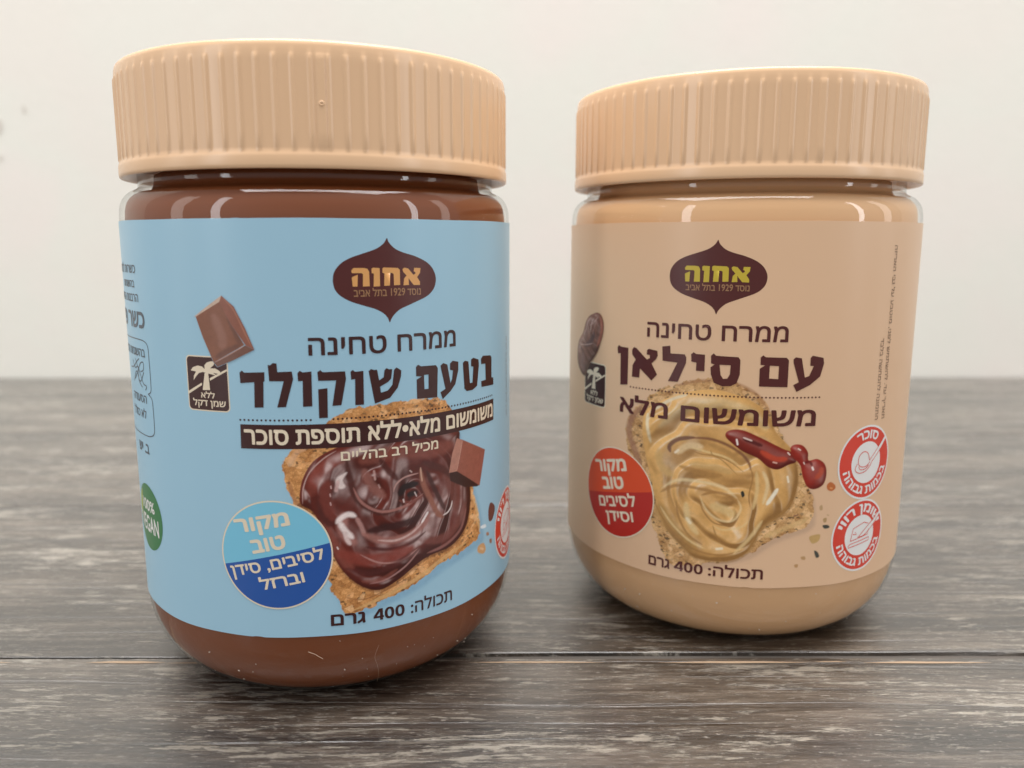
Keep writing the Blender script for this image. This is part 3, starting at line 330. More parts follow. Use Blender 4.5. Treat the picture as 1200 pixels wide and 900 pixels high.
def polys(name, groups, layer, parent, mat):
    bm = bmesh.new()
    for g in groups: poly_bm(bm, g)
    return wrap_bm(bm, layer, name, parent, mat)

def shift(groups, du, dz): return [[[(u + du, z + dz) for u, z in l] for l in g] for g in groups]

def circle_pts(cx, cz, r, n=96, a0=0.0, a1=2 * math.pi, closed=True):
    m = n if closed else n + 1
    return [(cx + r * math.cos(a0 + (a1 - a0) * k / n), cz + r * math.sin(a0 + (a1 - a0) * k / n)) for k in range(m)]

def catmull(pts, n=6, closed=True):
    P = [np.array(p, float) for p in pts]; N = len(P); out = []
    rng = range(N) if closed else range(N - 1)
    for i in rng:
        if closed: a, b, c, d = P[i - 1], P[i], P[(i + 1) % N], P[(i + 2) % N]
        else: a, b, c, d = P[max(i - 1, 0)], P[i], P[i + 1], P[min(i + 2, N - 1)]
        for k in range(n):
            t = k / n
            out.append(tuple(0.5 * ((2 * b) + (-a + c) * t + (2 * a - 5 * b + 4 * c - d) * t * t + (-a + 3 * b - 3 * c + d) * t ** 3)))
    if not closed: out.append(tuple(P[-1]))
    return out

def stroke_poly(pts, w):
    """outline of a thin drawn line"""
    P = [np.array(p, float) for p in pts]; L, R = [], []
    for i in range(len(P)):
        d = P[min(i + 1, len(P) - 1)] - P[max(i - 1, 0)]
        d /= (np.linalg.norm(d) + 1e-9); n = np.array((-d[1], d[0])) * w / 2
        L.append(tuple(P[i] + n)); R.append(tuple(P[i] - n))
    return L + R[::-1]

_txt = {}
def text_mesh(s, weight=0):
    key = s
    if key not in _txt:
        cu = bpy.data.curves.new('lettering', 'FONT')
        cu.body = s; cu.size = 1.0; cu.resolution_u = 4; cu.fill_mode = 'NONE'
        o = bpy.data.objects.new('lettering', cu); col.objects.link(o)
        dg = bpy.context.evaluated_depsgraph_get()
        me = bpy.data.meshes.new_from_object(o.evaluated_get(dg))
        bpy.data.objects.remove(o)
        # follow the outlines and fill them one by one: some letters are drawn as two overlapping contours
        nxt = {}
        for e in me.edges:
            a, b2 = e.vertices; nxt.setdefault(a, []).append(b2); nxt.setdefault(b2, []).append(a)
        seen, loops = set(), []
        for v0 in range(len(me.vertices)):
            if v0 in seen or v0 not in nxt: continue
            lp = [v0]; seen.add(v0); cur = v0
            while True:
                c = [q for q in nxt[cur] if q not in seen]
                if not c: break
                cur = c[0]; seen.add(cur); lp.append(cur)
            if len(lp) > 2: loops.append([(me.vertices[q].co.x, me.vertices[q].co.y) for q in lp])
        def has(outer, inner): return all(inside(np.array([p[0]]), np.array([p[1]]), outer)[0] for p in inner)
        holes = {}; outer_ids = []
        for i, l in enumerate(loops):
            own = [k for k, o2 in enumerate(loops) if k != i and has(o2, l)]
            if own: holes.setdefault(own[0], []).append(l)
            else: outer_ids.append(i)
        bm = bmesh.new()
        for c, i in enumerate(outer_ids):
            before = set(bm.verts)
            poly_bm(bm, [loops[i]] + holes.get(i, []))
            for v in bm.verts:
                if v not in before: v.co.z = 0.05 * (c % 2)
        me = bpy.data.meshes.new('lettering'); bm.to_mesh(me); bm.free()
        _txt[key] = me
    return _txt[key]

def letter_box(weight):
    me = text_mesh('ה', weight)
    ys = [v.co.y for v in me.vertices]
    return min(ys), max(ys)

def text(name, s, p0, p1, h, layer, parent, mat, weight=0.02, latin=False, warp=None, tight=None):
    """visual-order string s set between the two baseline points p0 and p1 (u,z mm), letters h mm tall"""
    me = text_mesh(s, weight)
    xs = [v.co.x for v in me.vertices]; x0, x1 = min(xs), max(xs)
    if latin:
        m2 = text_mesh('E', weight); ys = [v.co.y for v in m2.vertices]; y0, y1 = min(ys), max(ys)
    else: y0, y1 = letter_box(weight)
    if p1 is None:      # right aligned at p0, natural width
        wd = (x1 - x0) * h / (y1 - y0) * (tight or 1.0)
        p0, p1 = (p0[0] - wd, p0[1]), p0
    A = Vector((p0[0], p0[1])); B = Vector((p1[0], p1[1]))
    D = (B - A).normalized(); Nn = Vector((-D.y, D.x)); W = (B - A).length
    # heavier weights: the outline is struck several times with a tiny shift, each a hair above the last
    offs = [(0, 0)] if weight < 0.004 else [(0, 0), (1, 0), (-1, 0), (0, 1), (0, -1), (.75, .75), (-.75, .75), (.75, -.75), (-.75, -.75)]
    x0 -= weight; x1 += weight; y0 -= weight; y1 += weight
    out = bmesh.new()
    for i, (ox, oy) in enumerate(offs):
        bm = bmesh.new(); bm.from_mesh(me)
        for v in bm.verts:
            tx = (v.co.x + ox * weight - x0) / (x1 - x0); ty = (v.co.y + oy * weight - y0) / (y1 - y0) * h
            if warp: q = warp(tx, ty)
            else:
                q2 = A + D * (tx * W) + Nn * ty; q = (q2.x, q2.y)
            v.co = (q[0], q[1], v.co.z)
        m2 = wrap_bm(bm, layer + 0.12 * i, None, None, None)
        out.from_mesh(m2); bpy.data.meshes.remove(m2)
    me2 = bpy.data.meshes.new(name); out.to_mesh(me2); out.free()
    return link(name, me2, parent, mat)

def arc_warp(cx, cz, r, ang_c, span, inward=False):
    """text on an arc; ang_c is the middle angle (deg); inward: reads along the bottom"""
    def f(tx, ty):
        if not inward:
            a = math.radians(ang_c + span / 2 - span * tx); rr = r + ty
        else:
            a = math.radians(ang_c - span / 2 + span * tx); rr = r - ty
        return (cx + rr * math.cos(a), cz + rr * math.sin(a))
    return f

def number_400(p0, p1, h, layer, parent, mat):
    """the figures 4 0 0, drawn bold and wide"""
    W = p1[0] - p0[0]
    four = [[(0.20, 0), (0.29, 0), (0.29, 0.2), (0.32, 0.2), (0.32, 0.36), (0.29, 0.36), (0.29, 1.0), (0.17, 1.0), (0.0, 0.36), (0.0, 0.2), (0.20, 0.2)], [(0.20, 0.36), (0.20, 0.74), (0.095, 0.36)]]
    def zero(x):
        def ell(rx, ry): return [(x + rx * math.copysign(abs(math.cos(t)) ** 0.85, math.cos(t)), 0.5 + ry * math.copysign(abs(math.sin(t)) ** 0.85, math.sin(t))) for t in [2 * math.pi * k / 32 for k in range(32)]]
        return [ell(0.15, 0.51), ell(0.062, 0.33)]
    gs = [four, zero(0.50), zero(0.84)]
    gs = [[[(p0[0] + x / 0.99 * W, p0[1] + (p1[1] - p0[1]) * x + y * h) for x, y in l] for l in g] for g in gs]
    return polys('weight_lettering', gs, layer, parent, mat)

# --- printed pictures: colours of the print are stored per vertex of a fine patch of the label film
def seg_dist(X, Z, pts, closed, hw=0.0):
    d = np.full(X.shape, 1e9)
    n = len(pts)
    for i in range(n if closed else n - 1):
        ax, az = pts[i]; bx, bz = pts[(i + 1) % n]
        vx, vz = bx - ax, bz - az
        t = np.clip(((X - ax) * vx + (Z - az) * vz) / (vx * vx + vz * vz + 1e-12), 0, 1)
        dd = np.sqrt((X - ax - t * vx) ** 2 + (Z - az - t * vz) ** 2)
        if hw:      # the brush lifts off towards both ends
            s = (i + t) / (n - 1)
            dd = dd + hw * (1 - np.sqrt(np.clip(4 * s * (1 - s) * 1.5, 0, 1)))
        d = np.minimum(d, dd)
    return d

def inside(X, Z, pts):
    r = np.zeros(X.shape, bool); n = len(pts); j = n - 1
    for i in range(n):
        xi, zi = pts[i]; xj, zj = pts[j]
        if zi != zj:
            c = ((zi > Z) != (zj > Z)) & (X < (xj - xi) * (Z - zi) / (zj - zi) + xi)
            r ^= c
        j = i
    return r

def vnoise(X, Z, scale, seed):
    rs = np.random.RandomState(seed); g = rs.rand(128, 128)
    x = X * scale + 500; z = Z * scale + 500
    xi = np.floor(x).astype(int); zi = np.floor(z).astype(int); fx = x - xi; fz = z - zi
    fx = fx * fx * (3 - 2 * fx); fz = fz * fz * (3 - 2 * fz)
    a = g[xi % 128, zi % 128]; b = g[(xi + 1) % 128, zi % 128]; c = g[xi % 128, (zi + 1) % 128]; d = g[(xi + 1) % 128, (zi + 1) % 128]
    return (a * (1 - fx) + b * fx) * (1 - fz) + (c * (1 - fx) + d * fx) * fz

def cells(X, Z, scale, seed, ax=1.0):
    """worley: returns F1 distance and a random id value"""
    rs = np.random.RandomState(seed); gx = rs.rand(64, 64); gz = rs.rand(64, 64); gv = rs.rand(64, 64)
    x = X * scale * ax + 300; z = Z * scale + 300
    xi = np.floor(x).astype(int); zi = np.floor(z).astype(int)
    best = np.full(X.shape, 9.0); val = np.zeros(X.shape); sec = np.full(X.shape, 9.0)
    for dx in (-1, 0, 1):
        for dz in (-1, 0, 1):
            cx = xi + dx; cz = zi + dz
            d = np.hypot(cx + gx[cx % 64, cz % 64] - x, cz + gz[cx % 64, cz % 64] - z)
            m = d < best
            sec = np.where(m, best, np.minimum(sec, d)); val = np.where(m, gv[cx % 64, cz % 64], val); best = np.where(m, d, best)
    return best, val, sec - best

def paint(name, items, base, layer, parent, mat, step=0.115, grain=0.0, crust=1.0, light=1.0, seed=1, cut=0.01):
    allp = [p for it in items for p in it[5]]
    u0 = min(p[0] for p in allp) - 1.5; u1 = max(p[0] for p in allp) + 1.5
    z0 = min(p[1] for p in allp) - 1.5; z1 = max(p[1] for p in allp) + 1.5
    nu = int((u1 - u0) / step); nz = int((z1 - z0) / step)
    U, Z = np.meshgrid(np.linspace(u0, u1, nu), np.linspace(z0, z1, nz), indexing='ij')
    C = np.empty(U.shape + (3,)); C[:] = base
    A = np.zeros(U.shape)
    for it in items:
        kind, c, w, soft, op, pts = it
        closed = kind != 'line'
        pp = catmull(pts, 5, closed) if kind != 'flat' else pts
        m = w / 2 + soft * 1.2 + 0.3
        xs = [p[0] for p in pp]; zs = [p[1] for p in pp]
        i0 = max(0, int((min(xs) - m - u0) / step)); i1 = min(nu, int((max(xs) + m - u0) / step) + 2)
        k0 = max(0, int((min(zs) - m - z0) / step)); k1 = min(nz, int((max(zs) + m - z0) / step) + 2)
        if i1 <= i0 or k1 <= k0: continue
        X = U[i0:i1, k0:k1]; Y = Z[i0:i1, k0:k1]
        d = seg_dist(X, Y, pp, closed, 0.0 if closed else w / 2 + soft * 0.3)
        if kind in ('swirl', 'relief'):
            pp = catmull(pts[1:], 5, True); d = seg_dist(X, Y, pp, True)
        if closed:
            d = np.where(inside(X, Y, pp), -d, d)
            if kind == 'bread': d = d + (vnoise(X, Y, 1.1, seed) - 0.5) * 0.7 + (vnoise(X, Y, 3.0, seed + 1) - 0.5) * 0.3
            a = np.clip(0.5 - d / max(soft, 0.12), 0, 1)
        else:
            # tapered brush: thinner at its ends
            a = np.clip((w / 2 + soft / 2 - d) / max(soft, 0.12), 0, 1)
        a = a * a * (3 - 2 * a) * op
        cc = np.array(c if kind != 'relief' else (0, 0, 0)) * np.ones(X.shape + (3,))
        if kind == 'bread':
            f1, val, edge = cells(X, Y, 0.95, seed, 0.75)
            f2, val2, edge2 = cells(X, Y, 2.6, seed + 3, 0.7)
            n = vnoise(X, Y, 0.5, seed + 5); n3 = vnoise(X, Y, 6.0, seed + 8)
            k = 0.62 + 0.5 * val + 0.3 * (val2 - 0.5) + 0.35 * (n - 0.5) + 0.25 * (n3 - .5)
            k *= np.clip(0.72 + edge * 2.0, 0, 1) ** (0.8 * crust)
            k *= np.clip(0.75 + edge2 * 1.5, 0, 1)
            dk = np.clip((val2 - 0.88) * 12, 0, 1)
            cc = cc * np.clip(k, 0.25, 1.7)[..., None] ** np.array((0.75, 1.0, 1.3))
            cc[..., 2] += 0.06 * np.clip(val - .6, 0, 1)
            cc = cc * (1 - 0.75 * dk[..., None])
            gl = np.clip((val - 0.8) * 4, 0, 1)[..., None] * 0.6
            cc = cc * (1 - gl) + np.array((0.88, 0.56, 0.28)) * gl
        if kind == 'relief':  # folded swirl of spread: lit like the photograph that was printed
            cx, cz = pts[0]; lam, arms, amp, spec, rot = c
            wx = (vnoise(X, Y, 0.11, seed + 51) - 0.5) * 7 + (vnoise(X, Y, 0.26, seed + 52) - 0.5) * 2.4
            wz = (vnoise(X, Y, 0.11, seed + 53) - 0.5) * 7 + (vnoise(X, Y, 0.26, seed + 54) - 0.5) * 2.4
            rr = np.hypot(X - cx + wx, Y - cz + wz) + 0.3; th = np.arctan2(Y - cz + wz, X - cx + wx)
            ph = rr ** 0.85 / lam + arms * th / (2 * math.pi) + rot
            f = ph - np.floor(ph)
            fold = np.where(f < 0.78, np.sin(f / 0.78 * math.pi / 2) ** 1.2, np.cos((f - 0.78) / 0.22 * math.pi / 2))
            ph2 = ph * 3.0 + (vnoise(X, Y, 0.5, seed + 57) - 0.5) * 1.2
            h = fold * amp * np.clip(rr / 2.5, 0.25, 1) + 0.06 * amp * np.sin(ph2 * 2 * math.pi) * vnoise(X, Y, 0.22, seed + 58)
            dm = np.clip(-d, 0, 3.0) / 3.0
            h = h * np.sqrt(dm) + 1.3 * np.sqrt(np.clip(1 - (1 - dm) ** 2, 0, 1))
            for _ in range(10):
                h[1:-1] = (h[:-2] + 2 * h[1:-1] + h[2:]) / 4; h[:, 1:-1] = (h[:, :-2] + 2 * h[:, 1:-1] + h[:, 2:]) / 4
            gx, gz = np.gradient(h, step)
            n = np.stack([-gx, -gz, np.ones_like(gx)], -1); n /= np.linalg.norm(n, axis=-1, keepdims=True)
            Lt = np.array((-0.45, 0.62, 0.65)); Lt /= np.linalg.norm(Lt)
            dif = np.clip(n @ Lt, 0, 1); Hh = Lt + np.array((0, 0, 1)); Hh /= np.linalg.norm(Hh)
            sp = np.clip(n @ Hh, 0, 1) ** spec[0] * spec[1]
            L2 = np.array((0.7, -0.2, 0.7)); L2 /= np.linalg.norm(L2); H2 = L2 + np.array((0, 0, 1)); H2 /= np.linalg.norm(H2)
            sp = sp + np.clip(n @ H2, 0, 1) ** (spec[0] * 1.5) * spec[1] * 0.5
            cur = C[i0:i1, k0:k1]
            shd = (0.42 + 0.82 * dif)[..., None] ** np.array((1.0, 1.15, 1.35))
            new = cur * shd * (1 - sp[..., None]) + np.array(spec[2]) * sp[..., None]
            C[i0:i1, k0:k1] = cur * (1 - a[..., None]) + new * a[..., None]
            continue
        if kind == 'swirl':   # knife streaks round a centre given by the first point
            cx, cz = pts[0]
            rr = np.hypot(X - cx, Y - cz); th = np.arctan2(Y - cz, X - cx)
            f = vnoise(rr * 1.6 + th * 1.1, th * 1.5, 1.0, seed + 31) * 0.6 + vnoise(rr * 4.0 + th * 2.4, th * 2.0, 1.0, seed + 37) * 0.4
            C[i0:i1, k0:k1] *= (1 + a * (f - 0.5) * c[0])[..., None]
            continue
        C[i0:i1, k0:k1] = C[i0:i1, k0:k1] * (1 - a[..., None]) + cc * a[..., None]
        A[i0:i1, k0:k1] = np.maximum(A[i0:i1, k0:k1], a)
    if grain:
        g = 1 + grain * (vnoise(U, Z, 1.4, 9) - 0.5) + grain * (vnoise(U, Z, 5.0, 19) - 0.5)
        C *= (1 + (g - 1) * A)[..., None]
    r = (LABEL_R + 0.012 * layer)
    V = np.stack([r * np.sin(U / BODY_R), -r * np.cos(U / BODY_R), Z], -1).reshape(-1, 3) * MM
    idx = np.arange(nu * nz).reshape(nu, nz)
    q = np.stack([idx[:-1, :-1], idx[1:, :-1], idx[1:, 1:], idx[:-1, 1:]], -1).reshape(-1, 4)
    keep = (A.reshape(-1)[q].max(1) > cut)
    q = q[keep]
    used = np.unique(q); remap = -np.ones(nu * nz, int); remap[used] = np.arange(len(used))
    me = bpy.data.meshes.new(name)
    me.from_pydata(V[used].tolist(), [], remap[q].tolist())
    ca = me.color_attributes.new('print', 'FLOAT_COLOR', 'POINT')
    cd = np.ones((len(used), 4)); cd[:, :3] = np.clip(C.reshape(-1, 3)[used] * light, 0, 1)
    ca.data.foreach_set('color', cd.astype(np.float32).reshape(-1))
    me.polygons.foreach_set('use_smooth', [True] * len(me.polygons))
    return link(name, me, parent, mat)

# ------------------------------------------------------------------ jar building
def lathe(name, prof, parent, mat, n=192, smooth=True, closed=False, caps=True):
    vs, fs = [], []
    for r, z in prof:
        for k in range(n):
            a = 2 * math.pi * k / n
            vs.append((r * math.cos(a) * MM, r * math.sin(a) * MM, z * MM))
    m = len(prof)
    for i in range(m if closed else m - 1):
        j = (i + 1) % m
        for k in range(n):
            k2 = (k + 1) % n
            fs.append((i * n + k, i * n + k2, j * n + k2, j * n + k))
    if caps and not closed:
        fs.append(tuple(range(n))[::-1]); fs.append(tuple(range((m - 1) * n, m * n)))
    me = bpy.data.meshes.new(name); me.from_pydata(vs, [], fs)
    o = link(name, me, parent, mat)
    me.polygons.foreach_set('use_smooth', [smooth] * len(me.polygons))
    return o

OUT = [(0.01, 1.6), (20, 1.2), (26, 0.4), (28.5, 0.0), (30.2, 0.25), (32.4, 1.3), (34.6, 3.0), (36.6, 5.3), (38.2, 8.0), (39.3, 11.0), (39.85, 13.8), (40, 16.2),
       (40, 30), (40, 50), (40, 70), (40, 90), (40, 92.6), (39.93, 93.7), (39.72, 94.8), (39.3, 95.8), (38.7, 96.6), (38.0, 97.2), (37.2, 97.6), (36.6, 97.85), (36.35, 98.2), (36.3, 98.9), (36.3, 103.5), (36.0, 104.0)]
def inset(p, d):
    q = []
    for i, (r, z) in enumerate(p):
        a = p[max(i - 1, 0)]; b = p[min(i + 1, len(p) - 1)]
        t = Vector((b[0] - a[0], b[1] - a[1])).normalized()
        q.append((max(r - t.y * d, 0.005), z + t.x * d))
    return q

def plastic_shell():
    m = bpy.data.materials.new('clear_plastic'); m.use_nodes = True
    t = NT(m); n = m.node_tree.nodes
    n.remove(t.b)
    out = n['Material Output']
    tr = n.new('ShaderNodeBsdfTransparent'); tr.inputs['Color'].default_value = (0.975, 0.975, 0.965, 1)
    gl = n.new('ShaderNodeBsdfGlossy'); gl.inputs['Roughness'].default_value = 0.02
    fr = n.new('ShaderNodeFresnel')
    ge = n.new('ShaderNodeNewGeometry')   # a thin wall: both faces reflect as seen from the air side
    t.link(t.math('SUBTRACT', 1.5, t.math('MULTIPLY', ge.outputs['Backfacing'], 1.5 - 1 / 1.5)), fr.inputs['IOR'])
    bp = n.new('ShaderNodeBump'); bp.inputs['Strength'].default_value = 0.16; bp.inputs['Distance'].default_value = 0.0004
    t.link(t.noise(t.mapping((1, 1, 0.35)), 130.0, 2, 0.5), bp.inputs['Height'])
    t.link(bp.outputs['Normal'], gl.inputs['Normal'])
    mx = n.new('ShaderNodeMixShader')
    t.link(fr.outputs['Fac'], mx.inputs['Fac']); t.link(tr.outputs[0], mx.inputs[1]); t.link(gl.outputs[0], mx.inputs[2])
    t.link(mx.outputs[0], out.inputs['Surface'])
    return m
CLEAR = plastic_shell()

def filling_mat(name, c1, c2):
    m = new_mat(name, c1, 0.5, 0.3)
    t = NT(m); v = t.mapping((1, 1, 2.2))
    b = t.mixc(t.noise(v, 45.0, 3, 0.55), c1, c2)
    t.link(b, t.b.inputs['Base Color'])
    t.b.inputs['Subsurface Weight'].default_value = 0.0
    return m

def cap_material():
    m = new_mat('tan_cap_plastic', (0.68, 0.44, 0.25), 0.36, 0.5)
    t = NT(m); v = t.mapping((1, 1, 1))
    t.b.inputs['Base Color'].default_value = (0.79, 0.515, 0.31, 1)
    t.b.inputs['Subsurface Weight'].default_value = 0.0
    t.b.inputs['Subsurface Radius'].default_value = (0.0016, 0.0009, 0.0005)
    t.b.inputs['Subsurface Scale'].default_value = 1.0
    t.b.inputs['Roughness'].default_value = 0.27
    return m
CAPM = cap_material()

def make_cap(parent, seam_deg, nub):
    """screw cap: outer skirt with ribs, plain lower band, rounded top edge"""
    ribs = 84; per = 14; n = ribs * per
    R = 39.15
    # (radius, z, rib amount)
    prof = [(35.2, 103, 0), (36.9, 101.4, 0), (37.9, 100.2, 0), (38.6, 99.86, 0), (39.2, 99.88, 0), (39.42, 100.05, 0), (39.48, 100.5, 0), (39.47, 101.9, 0), (39.38, 102.35, 0), (R, 102.8, .15), (R, 103.3, 1), (R, 106, 1),
            (R, 110, 1), (R, 114, 1), (R, 117.2, 1), (R, 117.8, .9), (R - .02, 118.2, .3), (R - .04, 118.5, 0), (R - .09, 119.5, 0), (R - .25, 120.1, 0), (R - .5, 120.4, 0), (R - 1.0, 120.53, 0), (R - 6, 120.55, 0), (20, 120.55, 0), (0.01, 120.55, 0)]
    seam = math.radians(seam_deg)
    vs = []
    for (r, z, w) in prof:
        for k in range(n):
            a = 2 * math.pi * k / n
            ph = (k % per) / per
            # narrow raised rib occupying about a third of the pitch
            d = abs(ph - 0.5) * 2
            rib = 1.0 if d < 0.16 else (max(0.0, 1 - (d - 0.16) / 0.16) if d < 0.32 else 0.0)
            da = abs((a - seam + math.pi) % (2 * math.pi) - math.pi)
            if da < math.radians(1.1): rib = max(rib, 0.85)
            rr = r + 0.22 * rib * w
            vs.append((rr * math.cos(a) * MM, rr * math.sin(a) * MM, z * MM))
    fs = []
    m = len(prof)
    for i in range(m - 1):
        for k in range(n):
            k2 = (k + 1) % n
            fs.append((i * n + k, i * n + k2, (i + 1) * n + k2, (i + 1) * n + k))
    me = bpy.data.meshes.new('cap'); me.from_pydata(vs, [], fs)
    o = link('cap', me, parent, CAPM)
    me.polygons.foreach_set('use_smooth', [True] * len(me.polygons))
    me.set_sharp_from_angle(angle=math.radians(50))
    if nub:
        bm = bmesh.new()
        bmesh.ops.create_uvsphere(bm, u_segments=20, v_segments=12, radius=0.55 * MM)
        for v in bm.verts: v.co.x *= 0.4; v.co.z *= 0.9
        # crater ring so the gate mark reads as a little dimple
        for v in bm.verts:
            q = math.hypot(v.co.y, v.co.z) / (0.55 * MM)
            if v.co.x > 0 and q < 0.45: v.co.x -= 0.35 * MM * (1 - q / 0.45)
        me2 = bpy.data.meshes.new('gate_mark'); bm.to_mesh(me2); bm.free()
        g = link('gate_mark', me2, o, CAPM)
        rr = (R + 0.15) * MM
        g.location = (rr * math.cos(seam), rr * math.sin(seam), 110.3 * MM)
        g.rotation_euler = (0, 0, seam)
        for p in me2.polygons: p.use_smooth = True
    return o

def film_mat(name, c, rough=0.34):
    m = new_mat(name, c, rough, 0.45)
    t = NT(m)
    v = t.mapping((1, 1, 0.6))
    t.bump(t.noise(v, 90.0, 3, 0.5), 0.10, 0.0005)
    return m

def ink(name, c): return film_mat(name, c, 0.34)

def print_mat():
    m = film_mat('printed_picture', (0.5, 0.5, 0.5), 0.34)
    t = NT(m)
    a = t.node('ShaderNodeVertexColor', layer_name='print')
    t.link(a.outputs['Color'], t.b.inputs['Base Color'])
    return m
PICT = print_mat()
M = dict(
    blue=film_mat('blue_label_film', (0.345, 0.565, 0.71)), tan=film_mat('tan_label_film', (0.76, 0.50, 0.315)),
    brown=ink('dark_brown_ink', (0.045, 0.010, 0.009)), brown2=ink('red_brown_ink', (0.085, 0.014, 0.012)),
    orange=ink('orange_ink', (0.72, 0.36, 0.12)), yellow=ink('yellow_ink', (0.56, 0.42, 0.04)),
    gold=ink('muted_gold_ink', (0.36, 0.19, 0.09)), cream=ink('cream_ink', (0.80, 0.68, 0.52)), white=ink('white_ink', (0.82, 0.80, 0.78)),
    black=ink('black_ink', (0.025, 0.02, 0.025)), grey=ink('grey_ink', (0.10, 0.115, 0.14)), sky=ink('light_cyan_ink', (0.20, 0.55, 0.74)), navy=ink('royal_blue_ink', (0.018, 0.09, 0.36)),
    green=ink('green_ink', (0.035, 0.19, 0.065)), leaf=ink('leaf_green_ink', (0.42, 0.48, 0.06)), red=ink('red_ink', (0.68, 0.045, 0.02)), redlo=ink('deep_red_ink', (0.46, 0.025, 0.016)), redhi=ink('orange_red_ink', (0.70, 0.075, 0.02)),
    smallbrown=ink('small_brown_ink', (0.23, 0.13, 0.075)))

def make_label(parent, mat, a0=-150, a1=150, z0=16.25, z1=91.65):
    n = 260; vs = []; fs = []
    prof = [(40.02, z0), (LABEL_R, z0 + 0.02), (LABEL_R, z0 + 1), (LABEL_R, 40), (LABEL_R, 66), (LABEL_R, z1 - 1), (LABEL_R, z1 - 0.02), (40.02, z1)]
    m = len(prof)
    for k in range(n + 1):
        a = math.radians(a0 + (a1 - a0) * k / n)
        dz = 0.07 * math.sin(a * 5.3 + 1) + 0.05 * math.sin(a * 13.0) + (0.12 if abs(a + 0.16) < 0.02 else 0)
        for r, z in [(r, z + (dz if z < 17 else dz * 0.4 if z > 91 else 0)) for r, z in prof]: vs.append((r * math.sin(a) * MM, -r * math.cos(a) * MM, z * MM))
    for k in range(n):
        for i in range(m - 1): fs.append((k * m + i, (k + 1) * m + i, (k + 1) * m + i + 1, k * m + i + 1))
    me = bpy.data.meshes.new('label'); me.from_pydata(vs, [], fs)
    o = link('label', me, parent, mat)
    me.polygons.foreach_set('use_smooth', [True] * len(me.polygons))
    me.set_sharp_from_angle(angle=math.radians(40))
    return o

def dotted(L, u0, u1, z, mat, skip=None, pitch=0.775):
    bm = bmesh.new(); u = u0
    while u <= u1:
        if not (skip and skip[0] < u < skip[1]):
            poly_bm(bm, [circle_pts(u, z, 0.19, 8)])
        u += pitch
    return wrap_bm(bm, 4, 'dotted_rule', L, mat)

def rev(s):   # right-to-left words, digits kept in order
    out = []; num = ''
    for ch in s[::-1]:
        if ch.isdigit(): num = ch + num
        else:
            if num: out.append(num); num = ''
            out.append(ch)
    if num: out.append(num)
    return ''.join(out)

def logo(L, du, dz, fg, sub):
    polys('logo_emblem', shift([[catmull(LOGO_SHAPE, 4)]], du, dz), 1, L, M['brown2'])
    polys('logo_lettering', shift(LOGO_LETTERS, du, dz), 2, L, fg)
    text('founding_line', rev('נוסד 1929 בתל אביב'), (13.4 + du, 78.35 + dz), (25.8 + du, 78.35 + dz), 1.15, 2, L, sub, 0.012)

def palm_icon(L, du, dz, edge):
    u0, u1, z0, z1 = -17.5 + du, -9.1 + du, 58.4 + dz, 67.85 + dz
    def rr(a, b, c, d, r):
        P = []
        for cx, cz, s in ((b - r, d - r, 0), (a + r, d - r, 90), (a + r, c + r, 180), (b - r, c + r, 270)):
            P += circle_pts(cx, cz, r, 6, math.radians(s), math.radians(s + 90), False)
        return P
    polys('palm_badge_border', [[rr(u0 - .22, u1 + .22, z0 - .22, z1 + .22, 0.85)]], 1, L, edge)
    polys('palm_badge', [[rr(u0, u1, z0, z1, 0.7)]], 2, L, M['brown'])
    polys('palm_tree_emblem', shift([[p] for p in PALM[:2]], du, dz), 4, L, edge)
    polys('slash_mark', shift([[p] for p in PALM[2:]], du, dz), 3, L, edge)
    text('palm_badge_lettering', rev('ללא'), (-14.75 + du, 60.55 + dz), (-11.8 + du, 60.55 + dz), 0.95, 3, L, edge, 0.02)
    text('palm_badge_lettering', rev('שמן דקל'), (-16.6 + du, 59.1 + dz), (-9.7 + du, 59.1 + dz), 1.05, 3, L, edge, 0.02)

def half_circle_badge(L, cx, cz, r, tilt, up, lo, ring):
    t = math.radians(tilt)
    polys('round_badge_ring', [[circle_pts(cx, cz, r + 0.28)]], 5, L, ring)
    polys('round_badge_upper', [[circle_pts(cx, cz, r, 60, t, t + math.pi, False)]], 6, L, up)
    polys('round_badge_lower', [[circle_pts(cx, cz, r, 60, t + math.pi, t + 2 * math.pi, False)]], 6, L, lo)

